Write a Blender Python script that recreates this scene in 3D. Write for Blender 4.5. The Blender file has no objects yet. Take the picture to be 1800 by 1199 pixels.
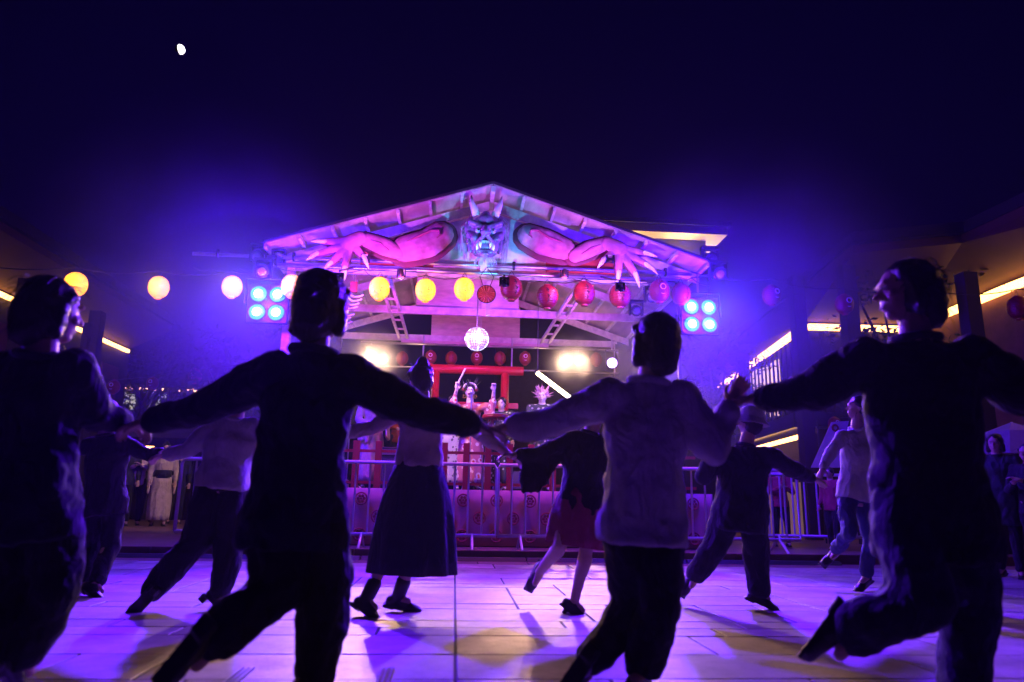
import bpy, math, random
from mathutils import Vector, Matrix, noise
R = math.radians
rnd = random.Random(7)
sc = bpy.context.scene
col = sc.collection
V = Vector

# ------------------------------------------------------------------ camera
CAMZ, F, YAW, PITCH, ROLL = 0.75, 1250.0, R(4.3), R(12.5), R(1.0)
cpos = V((0, 0, CAMZ))
cf = V((math.sin(YAW)*math.cos(PITCH), math.cos(YAW)*math.cos(PITCH), math.sin(PITCH)))
r0 = V((math.cos(YAW), -math.sin(YAW), 0)); u0 = r0.cross(cf)
cr = r0*math.cos(ROLL) + u0*math.sin(ROLL); cu = u0*math.cos(ROLL) - r0*math.sin(ROLL)
cam_data = bpy.data.cameras.new('camera')
cam_data.sensor_width = 36.0; cam_data.lens = 36.0*F/1800.0
cam_data.clip_start = 0.05; cam_data.clip_end = 3000
cam_data.dof.use_dof = True; cam_data.dof.focus_distance = 10.5; cam_data.dof.aperture_fstop = 1.5
cam = bpy.data.objects.new('camera', cam_data); col.objects.link(cam)
m = Matrix.Identity(4)
for i in range(3):
    m[i][0] = cr[i]; m[i][1] = cu[i]; m[i][2] = -cf[i]; m[i][3] = cpos[i]
cam.matrix_world = m
sc.camera = cam

def ray(u, v): return cf + cr*((u-900)/F) + cu*((599.5-v)/F)
def at(u, v, Y):                      # a point of the place at depth Y
    d = ray(u, v); return cpos + d*(Y/d.y)
def onz(u, v, z):                     # a point of the place at height z
    d = ray(u, v); return cpos + d*((z-CAMZ)/d.z)

# ------------------------------------------------------------------ world, moonlight, exposure
w = bpy.data.worlds.new('World'); sc.world = w; w.use_nodes = True
bg = w.node_tree.nodes['Background']; bg.inputs[0].default_value = (0.035, 0.006, 0.50, 1); bg.inputs[1].default_value = 0.028
sd = bpy.data.lights.new('moonlight', 'SUN'); sd.energy = 0.01; sd.angle = R(0.5); sd.color = (0.7, 0.8, 1)
so = bpy.data.objects.new('moonlight', sd); col.objects.link(so)
so.rotation_euler = (-(at(316, 87, 1000)-cpos)).to_track_quat('-Z', 'Y').to_euler()
sc.view_settings.view_transform = 'Standard'; sc.view_settings.look = 'None'
sc.view_settings.exposure = 0.0; sc.view_settings.gamma = 1.0; sc.view_settings.use_curve_mapping = False
cy = sc.cycles
cy.max_bounces = 5; cy.diffuse_bounces = 2; cy.glossy_bounces = 2; cy.transmission_bounces = 2; cy.volume_bounces = 0
cy.transparent_max_bounces = 6; cy.use_denoising = True; cy.sample_clamp_indirect = 3.0; cy.sample_clamp_direct = 30.0
cy.caustics_reflective = False; cy.caustics_refractive = False

def light(name, kind, loc, to, color, watts, size=0.1, angle=60, blend=0.5, parent=None):
    d = bpy.data.lights.new(name, kind); d.energy = watts; d.color = color
    if kind == 'AREA': d.size = size
    else: d.shadow_soft_size = size
    if kind == 'SPOT': d.spot_size = R(angle); d.spot_blend = blend
    o = bpy.data.objects.new(name, d); col.objects.link(o); o.location = loc
    if to is not None: o.rotation_euler = (V(to)-V(loc)).to_track_quat('-Z', 'Y').to_euler()
    return o

# ------------------------------------------------------------------ materials
MATS = {}
def mat(name, c, rough=0.6, metal=0.0, var=0.12, scale=8.0, bump=0.0, bscale=40.0, emit=None, es=0.0, rand=0.0, sheen=0.0, stretch=(1,1,1)):
    if name in MATS: return MATS[name]
    m = bpy.data.materials.new(name); m.use_nodes = True; nt = m.node_tree; N = nt.nodes; L = nt.links
    b = N['Principled BSDF']; b.inputs['Roughness'].default_value = rough; b.inputs['Metallic'].default_value = metal
    b.inputs['Base Color'].default_value = (*c, 1)
    if sheen: b.inputs['Sheen Weight'].default_value = sheen
    tc = N.new('ShaderNodeTexCoord'); mp = N.new('ShaderNodeMapping'); L.new(tc.outputs['Object'], mp.inputs[0]); mp.inputs['Scale'].default_value = stretch
    if var > 0 or rand > 0:
        n = N.new('ShaderNodeTexNoise'); n.inputs['Scale'].default_value = scale; n.inputs['Detail'].default_value = 5
        L.new(mp.outputs[0], n.inputs['Vector'])
        mr = N.new('ShaderNodeMapRange'); mr.inputs[1].default_value = 0.3; mr.inputs[2].default_value = 0.7
        mr.inputs[3].default_value = 1-var; mr.inputs[4].default_value = 1+var; L.new(n.outputs['Fac'], mr.inputs[0])
        src = mr.outputs[0]
        if rand > 0:
            oi = N.new('ShaderNodeObjectInfo'); m2 = N.new('ShaderNodeMapRange'); L.new(oi.outputs['Random'], m2.inputs[0])
            m2.inputs[3].default_value = 1-rand; m2.inputs[4].default_value = 1+rand
            mu = N.new('ShaderNodeMath'); mu.operation = 'MULTIPLY'; L.new(src, mu.inputs[0]); L.new(m2.outputs[0], mu.inputs[1]); src = mu.outputs[0]
        hs = N.new('ShaderNodeHueSaturation'); hs.inputs['Color'].default_value = (*c, 1); L.new(src, hs.inputs['Value'])
        L.new(hs.outputs[0], b.inputs['Base Color'])
    if bump > 0:
        n2 = N.new('ShaderNodeTexNoise'); n2.inputs['Scale'].default_value = bscale; n2.inputs['Detail'].default_value = 4
        L.new(mp.outputs[0], n2.inputs['Vector'])
        bp = N.new('ShaderNodeBump'); bp.inputs['Strength'].default_value = bump; bp.inputs['Distance'].default_value = 0.02
        L.new(n2.outputs['Fac'], bp.inputs['Height']); L.new(bp.outputs[0], b.inputs['Normal'])
    if emit is not None:
        b.inputs['Emission Color'].default_value = (*emit, 1); b.inputs['Emission Strength'].default_value = es
    MATS[name] = m; return m

def print_mat(name, c1, c2, scale, thr=0.55, rough=0.8, c3=None):   # a printed flower-like cloth
    if name in MATS: return MATS[name]
    m = mat(name, c1, rough, var=0); nt = m.node_tree; N = nt.nodes; L = nt.links; b = N['Principled BSDF']
    tc = N.new('ShaderNodeTexCoord'); vo = N.new('ShaderNodeTexVoronoi'); vo.inputs['Scale'].default_value = scale
    L.new(tc.outputs['Object'], vo.inputs['Vector'])
    cr_ = N.new('ShaderNodeValToRGB'); cr_.color_ramp.interpolation = 'CONSTANT'
    e = cr_.color_ramp.elements; e[0].color = (*c2, 1); e[1].position = thr*0.62; e[1].color = (*c1, 1)
    if c3:
        x = e.new(thr*0.3); x.color = (*c3, 1)
    L.new(vo.outputs['Distance'], cr_.inputs[0]); L.new(cr_.outputs[0], b.inputs['Base Color'])
    return m

# ------------------------------------------------------------------ mesh helpers
ORG = {}
class MB:
    def __init__(s): s.v = []; s.f = []; s.mi = []
    def add(s, vs, fs, mi=0):
        o = len(s.v); s.v += [V(p) for p in vs]; s.f += [tuple(i+o for i in f) for f in fs]; s.mi += [mi]*len(fs); return s
    def box(s, c, size, rot=None, mi=0):
        x, y, z = (k/2 for k in size); c = V(c)
        ps = [V((a*x, b*y, d*z)) for d in (-1, 1) for b in (-1, 1) for a in (-1, 1)]
        if rot is not None: ps = [rot @ p for p in ps]
        return s.add([p+c for p in ps], [(0,2,3,1),(4,5,7,6),(0,1,5,4),(2,6,7,3),(0,4,6,2),(1,3,7,5)], mi)
    def box2(s, lo, hi, mi=0):
        return s.box([(a+b)/2 for a, b in zip(lo, hi)], [abs(b-a) for a, b in zip(lo, hi)], mi=mi)
    def beam(s, p0, p1, w, h, up=(0,0,1), mi=0):
        p0 = V(p0); p1 = V(p1); d = p1-p0; L = d.length; d.normalize(); up = V(up)
        sd_ = d.cross(up); sd_ = sd_.normalized() if sd_.length > 1e-5 else V((1,0,0)); up = sd_.cross(d)
        rot = Matrix((sd_, d, up)).transposed()
        return s.box((p0+p1)/2, (w, L, h), rot, mi)
    def tube(s, pts, r, n=8, mi=0):
        pts = [V(p) for p in pts]; k = len(pts); r = [r]*k if not isinstance(r, (list, tuple)) else r
        t0 = (pts[1]-pts[0]).normalized(); a = t0.orthogonal().normalized(); vs = []
        for i, p in enumerate(pts):
            t = (pts[min(i+1, k-1)]-pts[max(i-1, 0)]).normalized()
            a = (a-t*a.dot(t)).normalized(); b = t.cross(a)
            vs += [p+(a*math.cos(q)+b*math.sin(q))*r[i] for q in [2*math.pi*j/n for j in range(n)]]
        fs = [(i*n+j, i*n+(j+1) % n, (i+1)*n+(j+1) % n, (i+1)*n+j) for i in range(k-1) for j in range(n)]
        fs += [tuple(range(n))[::-1], tuple(range((k-1)*n, k*n))]
        return s.add(vs, fs, mi)
    def loft(s, pts, ra, rb, side, n=16, mi=0, wav=None):
        """rings with half width ra along side and half depth rb across it"""
        pts = [V(p) for p in pts]; k = len(pts); side = V(side); vs = []
        for i, p in enumerate(pts):
            t = (pts[min(i+1, k-1)]-pts[max(i-1, 0)]).normalized()
            a = (side-t*side.dot(t)).normalized(); b = t.cross(a)
            for j in range(n):
                q = 2*math.pi*j/n; g = wav(i/(k-1), q) if wav else 1
                vs.append(p+(a*math.cos(q)*ra[i]+b*math.sin(q)*rb[i])*g)
        fs = [(i*n+j, i*n+(j+1) % n, (i+1)*n+(j+1) % n, (i+1)*n+j) for i in range(k-1) for j in range(n)]
        fs += [tuple(range(n))[::-1], tuple(range((k-1)*n, k*n))]
        return s.add(vs, fs, mi)
    def cap(s, p0, p1, r0_, r1, n=12, mi=0):
        """tapered capsule"""
        p0 = V(p0); p1 = V(p1); d = (p1-p0); L = max(d.length, 1e-4); d = d/L
        pts = [p0-d*r0_*.98, p0-d*r0_*.75, p0-d*r0_*.3, p0, p0+(p1-p0)*.5, p1, p1+d*r1*.3, p1+d*r1*.75, p1+d*r1*.98]
        rr = [r0_*.2, r0_*.66, r0_*.95, r0_, (r0_+r1)/2*1.03, r1, r1*.95, r1*.66, r1*.2]
        return s.tube(pts, rr, n, mi)
    def ell(s, c, rad, fr=None, nu=16, nv=10, mi=0):
        c = V(c); vs = []; fr = fr or Matrix.Identity(3)
        for i in range(1, nv):
            th = math.pi*i/nv
            for j in range(nu):
                q = 2*math.pi*j/nu
                vs.append(c+fr @ V((rad[0]*math.sin(th)*math.cos(q), rad[1]*math.sin(th)*math.sin(q), rad[2]*math.cos(th))))
        top = len(vs); vs.append(c+fr @ V((0,0,rad[2]))); vs.append(c-fr @ V((0,0,rad[2])))
        fs = [(i*nu+j, (i+1)*nu+j, (i+1)*nu+(j+1) % nu, i*nu+(j+1) % nu) for i in range(nv-2) for j in range(nu)]
        fs += [(top, j, (j+1) % nu) for j in range(nu)] + [(top+1, (nv-2)*nu+(j+1) % nu, (nv-2)*nu+j) for j in range(nu)]
        return s.add(vs, fs, mi)
    def torus(s, c, Rr, r, ax=(0,1,0), n=20, k=6, mi=0):
        c = V(c); ax = V(ax).normalized(); a = ax.orthogonal().normalized(); b = ax.cross(a); vs = []
        for i in range(n):
            q = 2*math.pi*i/n; d = a*math.cos(q)+b*math.sin(q)
            for j in range(k):
                w_ = 2*math.pi*j/k; vs.append(c+d*(Rr+r*math.cos(w_))+ax*r*math.sin(w_))
        fs = [(i*k+j, ((i+1) % n)*k+j, ((i+1) % n)*k+(j+1) % k, i*k+(j+1) % k) for i in range(n) for j in range(k)]
        return s.add(vs, fs, mi)
    def prism(s, poly, d, mi=0):
        """polygon of 3D points pushed along d"""
        n = len(poly); poly = [V(p) for p in poly]; d = V(d)
        return s.add(poly+[p+d for p in poly], [tuple(range(n))[::-1], tuple(range(n, 2*n))]+[(i, (i+1) % n, n+(i+1) % n, n+i) for i in range(n)], mi)
    def lathe(s, c, prof, n=20, mi=0, axis=None):
        c = V(c); vs = []; fr = axis or Matrix.Identity(3)
        for (r, z) in prof:
            vs += [c+fr @ V((r*math.cos(2*math.pi*j/n), r*math.sin(2*math.pi*j/n), z)) for j in range(n)]
        k = len(prof)
        fs = [(i*n+j, i*n+(j+1) % n, (i+1)*n+(j+1) % n, (i+1)*n+j) for i in range(k-1) for j in range(n)]
        fs += [tuple(range(n))[::-1], tuple(range((k-1)*n, k*n))]
        return s.add(vs, fs, mi)
    def build(s, name, mats, parent=None, smooth=False, vox=None, sm=0, disp=None, bev=0):
        me = bpy.data.meshes.new(name); org = ORG.get(parent.name, V((0,0,0))) if parent else V((0,0,0))
        me.from_pydata([tuple(p-org) for p in s.v], [], s.f); 
        for mm in (mats if isinstance(mats, (list, tuple)) else [mats]): me.materials.append(mm)
        if isinstance(mats, (list, tuple)): me.polygons.foreach_set('material_index', s.mi)
        if smooth: me.polygons.foreach_set('use_smooth', [True]*len(me.polygons))
        me.update()
        o = bpy.data.objects.new(name, me); col.objects.link(o)
        if parent: o.parent = parent; ORG[o.name] = org
        if bev:
            b = o.modifiers.new('bevel', 'BEVEL'); b.width = bev; b.segments = 2; b.limit_method = 'ANGLE'
        if vox:
            a = o.modifiers.new('remesh', 'REMESH'); a.mode = 'VOXEL'; a.voxel_size = vox; a.use_smooth_shade = True; a.adaptivity = 0
        if sm:
            a = o.modifiers.new('smooth', 'SMOOTH'); a.iterations = sm; a.factor = 0.5
        if disp:
            tx = disp_tex(disp[0]); a = o.modifiers.new('folds', 'DISPLACE'); a.texture = tx; a.strength = disp[1]; a.mid_level = 0.5
            a.texture_coords = 'LOCAL'
        return o
TEX = {}
def disp_tex(size):
    if size not in TEX:
        t = bpy.data.textures.new('folds', 'CLOUDS'); t.noise_scale = size; t.noise_depth = 2; TEX[size] = t
    return TEX[size]

def tag(o, label=None, cat=None, group=None, kind=None):
    if label: o['label'] = label
    if cat: o['category'] = cat
    if group: o['group'] = group
    if kind: o['kind'] = kind
    return o
def empty(name, loc, label=None, cat=None, group=None):
    o = bpy.data.objects.new(name, None); col.objects.link(o); o.location = loc; o.empty_display_size = 0.1
    ORG[o.name] = V(loc); return tag(o, label, cat, group)
def copy_tree(o, parent=None):
    c = o.copy(); col.objects.link(c)
    if parent: c.parent = parent
    for ch in o.children: copy_tree(ch, c)
    return c
def copy_to(o, loc, label=None, rz=None, s=None, group=None):
    c = copy_tree(o); c.location = loc
    if rz is not None: c.rotation_euler = (0, 0, rz)
    if s is not None: c.scale = (s, s, s)
    if label: c['label'] = label
    if group: c['group'] = group
    return c

# ------------------------------------------------------------------ palette
stone = mat('pale_paving', (0.40, 0.35, 0.34), 0.42, var=0.26, scale=2.2, bump=0.16, bscale=70, rand=0.20)
nt = stone.node_tree; b_ = nt.nodes['Principled BSDF']; src_ = b_.inputs['Base Color'].links[0].from_socket      # scuffs, grit and gum spots
ge_ = nt.nodes.new('ShaderNodeNewGeometry'); n1 = nt.nodes.new('ShaderNodeTexNoise'); n1.inputs['Scale'].default_value = 1.3; n1.inputs['Detail'].default_value = 9; n1.inputs['Roughness'].default_value = .75
v1 = nt.nodes.new('ShaderNodeTexVoronoi'); v1.inputs['Scale'].default_value = 4.5; r1 = nt.nodes.new('ShaderNodeMapRange'); r1.inputs[1].default_value = .03; r1.inputs[2].default_value = .07; r1.inputs[3].default_value = .45; r1.inputs[4].default_value = 1
r2 = nt.nodes.new('ShaderNodeMapRange'); r2.inputs[1].default_value = .38; r2.inputs[2].default_value = .60; r2.inputs[3].default_value = .62; r2.inputs[4].default_value = 1.08
mm = nt.nodes.new('ShaderNodeMath'); mm.operation = 'MULTIPLY'; mx_ = nt.nodes.new('ShaderNodeVectorMath'); mx_.operation = 'SCALE'
for a_, b2_ in ((ge_.outputs['Position'], n1.inputs[0]), (ge_.outputs['Position'], v1.inputs['Vector']), (v1.outputs['Distance'], r1.inputs[0]), (n1.outputs['Fac'], r2.inputs[0]), (r1.outputs[0], mm.inputs[0]), (r2.outputs[0], mm.inputs[1]), (src_, mx_.inputs[0]), (mm.outputs[0], mx_.inputs['Scale']), (mx_.outputs[0], b_.inputs['Base Color'])): nt.links.new(a_, b2_)
r3 = nt.nodes.new('ShaderNodeMapRange'); r3.inputs[1].default_value = .35; r3.inputs[2].default_value = .65; r3.inputs[3].default_value = .62; r3.inputs[4].default_value = .34; nt.links.new(n1.outputs['Fac'], r3.inputs[0]); nt.links.new(r3.outputs[0], b_.inputs['Roughness'])
darkstone = mat('brown_paving', (0.16, 0.08, 0.07), 0.55, var=0.2, scale=4, bump=0.15, rand=0.15)
grout = mat('dark_joint', (0.008, 0.007, 0.008), 0.9, var=0.2)
white_wood = mat('white_painted_wood', (0.66, 0.63, 0.62), 0.6, var=0.2, scale=9, bump=0.12, bscale=50)
ply = mat('plywood', (0.62, 0.52, 0.44), 0.65, var=0.16, scale=5, bump=0.05, stretch=(1, 1, 4))
roof_ply = mat('roof_plywood', (0.46, 0.38, 0.34), 0.7, var=0.3, scale=5, rand=0.2, bump=.15, bscale=30, stretch=(1, .25, 1))
roof_top = mat('roof_felt', (0.015, 0.015, 0.018), 0.9)
red_board = mat('red_painted_board', (0.45, 0.05, 0.05), 0.5, var=0.15)
steel = mat('steel_pipe', (0.6, 0.6, 0.63), 0.28, 0.9, var=0.08)
black = mat('black_metal', (0.02, 0.02, 0.022), 0.4, 0.3, var=0.1)
blackplastic = mat('black_plastic', (0.015, 0.015, 0.017), 0.5, var=0.1)
wire = mat('dark_cable', (0.03, 0.025, 0.025), 0.6, var=0)
vermil = mat('vermilion_paint', (0.30, 0.014, 0.014), 0.28, var=0.1)
redrail = mat('dark_red_paint', (0.32, 0.02, 0.03), 0.4, var=0.12)
bwall = mat('dark_brown_wall', (0.022, 0.014, 0.011), 0.8, var=0.25, scale=2, bump=0.1)
soffit_m = mat('soffit_board', (0.075, 0.034, 0.018), 0.75, var=0.15, scale=2)
brick_m = mat('red_brown_render', (0.14, 0.055, 0.035), 0.85, var=0.25, scale=4, bump=0.2)
strip_m = mat('warm_led_strip', (0.9, 0.6, 0.3), 0.5, var=0, emit=(1, 0.46, 0.12), es=7.0)
winlit = mat('lit_window', (0.8, 0.7, 0.6), 0.3, var=0, emit=(1, 0.62, 0.42), es=1.6)
cloth_pink = mat('pale_stage_cloth', (0.44, 0.22, 0.22), 0.9, var=0.08, bump=0.15, bscale=12)
crest_m = mat('dark_red_print', (0.20, 0.02, 0.04), 0.9, var=0.1)
asphalt = mat('asphalt', (0.05, 0.045, 0.05), 0.85, var=0.3, bump=0.2)

# ------------------------------------------------------------------ ground, paving
GX = 0.03
g = MB().add([(-90, -60, -0.012), (90, -60, -0.012), (90, 90, -0.012), (-90, 90, -0.012)], [(0, 1, 2, 3)]).build('ground', asphalt)
tag(g, kind='structure')
pv = MB().add([(-12, -2, -0.006), (14, -2, -0.006), (14, 9.28, -0.006), (-12, 9.28, -0.006)], [(0, 1, 2, 3)]).build('pavement', grout)
tag(pv, kind='structure')
TM = {}
def tile(x0, x1, y0, y1, m_, par=pv, z=0.0):
    w_, d_ = round(x1-x0, 3), round(y1-y0, 3); k = (w_, d_, m_.name)
    if k not in TM:
        o = MB().box((0, 0, -0.02), (w_-0.016, d_-0.012, 0.04)).build('paving_tile', m_, bev=0.002); TM[k] = o.data
    else:
        o = bpy.data.objects.new('paving_tile', TM[k]); col.objects.link(o)
        b = o.modifiers.new('bevel', 'BEVEL'); b.width = 0.002; b.segments = 1; b.limit_method = 'ANGLE'
    o.parent = par; o.location = ((x0+x1)/2, (y0+y1)/2, z+rnd.uniform(-0.0012, 0.0012))
    o.rotation_euler = (rnd.uniform(-.0012, .0012), rnd.uniform(-.0012, .0012), 0)
y = 2.52; ntile = 0; far_tiles = []
rows = []
while y < 8.35:
    d_ = rnd.choice([0.245, 0.49, 0.49]) if y < 6.6 else 0.49
    rows.append((y, y+d_)); y += d_
for (ya, yb) in rows:
    lim = 0.76*yb+0.35
    for sgn in (-1, 1):
        x = 0.0; big = yb-ya > 0.3
        while x < lim+0.1*sgn:
            c = rnd.choice([0.441, 0.882, 0.882, 1.323]) if big else rnd.choice([0.441, 0.662, 0.882])
            xa, xb = (GX+x, GX+x+c) if sgn > 0 else (GX-x-c, GX-x)
            if ntile < 292: tile(xa, xb, ya, yb, stone); ntile += 1
            else: far_tiles.append((xa, xb, ya, yb))
            x += c
y_end = rows[-1][1]
if far_tiles:
    mb = MB()
    for (xa, xb, ya, yb) in far_tiles: mb.box(((xa+xb)/2, (ya+yb)/2, -0.02), (xb-xa-.009, yb-ya-.009, 0.04))
    tag(mb.build('far_paving', stone, pv), kind='stuff')
# paving in front of, beside and beyond the frame
mb = MB(); yy = -1.5
while yy < y_end:
    inside = yy > 2.2
    x = 0
    while x < 11:
        c = rnd.choice([0.882, 1.323]); lim = 0.76*(yy+0.49)+0.35+0.95
        for (xa, xb) in ((GX+x, GX+x+c), (GX-x-c, GX-x)):
            if (not inside and yy+0.49 < 2.5) or (inside and min(abs(xa), abs(xb)) > lim+0.3): mb.box(((xa+xb)/2, yy+0.245, -0.021), (c-.009, .481, 0.04))
        x += c
    yy += 0.49
tag(mb.build('outer_paving', stone, pv), kind='stuff')
x = -9.0                                                        # darker band before the kerb
while x < 10:
    for (ya, yb) in ((y_end, (y_end+9.28)/2), ((y_end+9.28)/2, 9.28)):
        tile(x+(0.3 if ya == y_end else 0), x+0.6+(0.3 if ya == y_end else 0), ya, yb, darkstone)
    x += 0.6
kerb = MB(); 
kx = -11.0
kb = MB().box2((-12, 9.29, -0.02), (12.5, 24, 0.10)).build('raised_pavement', darkstone, bev=0.01); tag(kb, kind='structure')
for i in range(20):
    o = MB().box((0, 0, 0), (1.19, 0.14, 0.13)).build('kerb_stone', darkstone, kb, bev=0.008) if i == 0 else o2.copy()
    if i: col.objects.link(o)
    o2 = o; o.location = (-11.4+i*1.2, 9.22, 0.055)
# long rubber cable ramp lying before the barriers
for i in range(9):
    if i == 0:
        t = empty('cable_ramp', (-3.6, 9.06, 0), 'long low black rubber cable ramp on the paving before the barriers', 'cable ramp')
        cr0 = MB().prism([(-4.09, 8.98, 0.001), (-4.09, 9.14, 0.001), (-4.09, 9.10, .045), (-4.09, 9.02, .045)], (.98, 0, 0)).build('ramp_section', blackplastic, t)
    else:
        c = cr0.copy(); col.objects.link(c); c.location = (i*1.0, 0, 0)
# slot drains
for i, (u, v) in enumerate(((418, 1190), (676, 1190))):
    p = onz(u, v, 0.0)
    t = empty('drain_cover', p, ['narrow steel slot drain cover in the paving, left of the long dark coat leg', 'narrow steel slot drain cover in the paving near the central joint'][i], 'drain cover')
    for k in range(3): MB().box(p+V((k*.022-.022, 0, .004)), (.012, .30, .008)).build('bar', steel, t)

# ------------------------------------------------------------------ buildings
def wallpt(A, B, u, v):
    n = V((B[1]-A[1], A[0]-B[0], 0)); d = ray(u, v); t = (V((A[0], A[1], 0))-cpos).dot(n)/d.dot(n); return cpos+d*t
# right arcade building
W = [V((8.8, 23.0, 0)), V((7.55, 14.6, 0)), V((9.85, 14.5, 0)), V((9.65, 11.3, 0)), V((9.65, 6.0, 0))]
O = [V((8.35, 23.0, 5.2)), V((7.06, 11.72, 5.2)), V((8.6, 11.0, 5.2)), V((9.0, 6.0, 5.2))]
br = empty('arcade_building', (8.8, 14, 0), 'dark two storey building with glowing eaves strip and slatted balcony, at the right', 'building')
for i in range(4):
    a, b = W[i], W[i+1]; n = V((b.y-a.y, a.x-b.x, 0)).normalized()
    if n.x < 0 or (i == 1 and n.y < 0): n = -n
    if i == 1: n = V((0, 1, 0))
    mb = MB().prism([a, b, b+V((0,0,4.62)), a+V((0,0,4.62))], n*0.25)
    mb.build('wall', brick_m if i >= 2 else bwall, br)
    m_ = -n; e = (b-a).normalized()
    MB().beam(a+m_*.06+V((0,0,4.52))+e*.02, b+m_*.06+V((0,0,4.52))-e*.02, .13, .12).build('light_strip', strip_m, br)
Z = V((0, 0, 4.65))
MB().prism([W[0]+Z, W[1]+Z, O[1], O[0]], (0, 0, .15)).build('eaves', soffit_m, br)
MB().prism([W[1]+Z, W[2]+Z, O[2], O[1]], (0, 0, .15)).build('eaves', soffit_m, br)
MB().prism([W[2]+Z, W[4]+Z, O[3], O[2]], (0, 0, .15)).build('eaves', soffit_m, br)
MB().prism([V((7.0, 11.6, 5.36)), V((8.6, 10.9, 5.36)), V((9.0, 6, 5.36)), V((16, 6, 6.4)), V((16, 23, 6.4)), V((8.3, 23, 5.36))], (0, 0, .2)).build('roof', roof_top, br)
for (u, Y, w_, vt) in ((1307, 17.2, .22, 606), (1409, 13.2, .24, 488), (1501, 11.9, .24, 470), (1717, 10.0, .22, 482)):
    p = at(u, 640, Y); MB().box2((p.x-w_/2, p.y-w_/2, .1), (p.x+w_/2, p.y+w_/2, at(u, vt, Y).z)).build('column', bwall, br)
# windows with slats on the long wall
for k, (ua, ub, va, vb) in enumerate(((1322, 1334, 652, 690), (1336, 1347, 647, 690), (1349, 1359, 640, 690), (1361, 1372, 633, 690), (1326, 1337, 700, 716), (1345, 1352, 696, 728), (1356, 1363, 698, 732), (1367, 1374, 698, 730))):
    a = wallpt(W[0], W[1], ua, (va+vb)/2); b = wallpt(W[0], W[1], ub, (va+vb)/2); z0 = wallpt(W[0], W[1], (ua+ub)/2, vb).z; z1 = wallpt(W[0], W[1], (ua+ub)/2, va).z
    off = V((-.05, 0, 0)); MB().prism([V((a.x, a.y, z0))+off, V((b.x, b.y, z0))+off, V((b.x, b.y, z1))+off, V((a.x, a.y, z1))+off], (.04, 0, 0)).build('window', winlit, br)
for k in range(26):                                             # slatted screen, long side and front
    p = W[0].lerp(W[1], k/25.0)+V((-.16, 0, 0)); MB().box2((p.x-.02, p.y-.02, 2.7), (p.x+.02, p.y+.02, 4.35)).build('slat', black, br)
for k in range(11):
    p = W[1].lerp(W[2], k/10.0)+V((0, -.16, 0)); MB().box2((p.x-.03, p.y-.02, 2.2), (p.x+.03, p.y+.02, 4.4)).build('slat', bwall, br)
MB().beam(W[0]+V((-.3, 0, 2.45)), W[1]+V((-.3, -.3, 2.45)), .5, .3).build('balcony_floor', black, br)
MB().beam(W[1]+V((-.3, -.3, 2.45)), W[2]+V((0, -.3, 2.45)), .5, .3).build('balcony_floor', black, br)
for k in range(46):
    p = (W[0]+V((-.5, 0, 0))).lerp(W[1]+V((-.5, -.3, 0)), k/45); MB().box2((p.x-.012, p.y-.012, 2.7), (p.x+.012, p.y+.012, 3.3)).build('baluster', black, br)
for z in (3.0, 3.3): MB().tube([W[0]+V((-.5, 0, z)), W[1]+V((-.5, -.3, z))], .018).build('rail', black, br)
a = wallpt(W[0], W[1], 1345, 786); b = wallpt(W[0], W[1], 1442, 772)
MB().beam((a.x-.35, a.y, (a.z+b.z)/2), (b.x-.35, b.y, (a.z+b.z)/2), .08, .08).build('light_strip', strip_m, br)
# left building
bl = empty('eaves_building', (-9.4, 14, 0), 'dark building with a glowing strip under its eaves, behind the leftmost dancers', 'building')
MB().box2((-9.6, 7.0, 0), (-9.15, 20.2, 4.62)).build('wall', bwall, bl)
MB().box((-9.09, 13.5, 4.53), (.08, 12.9, .08)).build('light_strip', strip_m, bl)
MB().prism([V((-9.15, 7, 4.65)), V((-9.15, 20.2, 4.65)), V((-8.1, 20.2, 5.2)), V((-8.1, 7, 5.2))], (0, 0, .15)).build('eaves', soffit_m, bl)
MB().prism([V((-15, 7, 6.4)), V((-15, 20.2, 6.4)), V((-8.0, 20.2, 5.36)), V((-8.0, 7, 5.36))], (0, 0, .2)).build('roof', roof_top, bl)
for (u, Y, w_, vt) in ((165, 15.6, .24, 548), (34, 13.2, .26, 492), (150, 14.9, .12, 568)):
    p = at(u, 600, Y); MB().box2((p.x-w_/2, p.y-w_/2, .1), (p.x+w_/2, p.y+w_/2, at(u, vt, Y).z)).build('column', bwall, bl)
for k in range(8): MB().box2((-9.14, 8.2+k*1.5, 2.2), (-9.10, 9.1+k*1.5, 4.0)).build('shutter', brick_m, bl)
# tall building with warm lit eaves
bt = empty('tall_building', (5.4, 27, 0), 'tall block behind the stage with a beige eave lit warm from below', 'building')
MB().box2((1.6, 23.74, 0), (8.75, 31, 9.98)).build('wall', mat('dark_render', (0.035, 0.03, 0.05), .8), bt)
eave_m = mat('beige_soffit', (0.62, 0.50, 0.36), .8, var=.06)
MB().box2((1.0, 23.12, 10.0), (9.33, 31.5, 10.28)).build('eaves', eave_m, bt)
MB().box2((0.9, 23.0, 10.285), (9.45, 31.6, 10.45)).build('roof', roof_top, bt)
for (x, y_) in ((5.4, 23.35), (7.8, 23.35), (9.1, 24.6)):
    MB().lathe((x, y_, 9.0), [(.05, 0), (.06, .06), (.05, .12)]).build('uplight', black, bt)
    light('uplight_lamp', 'SPOT', (x, y_, 9.14), (x, y_+.1, 10), (1, .62, .25), 170, .05, 165, .3)
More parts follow.
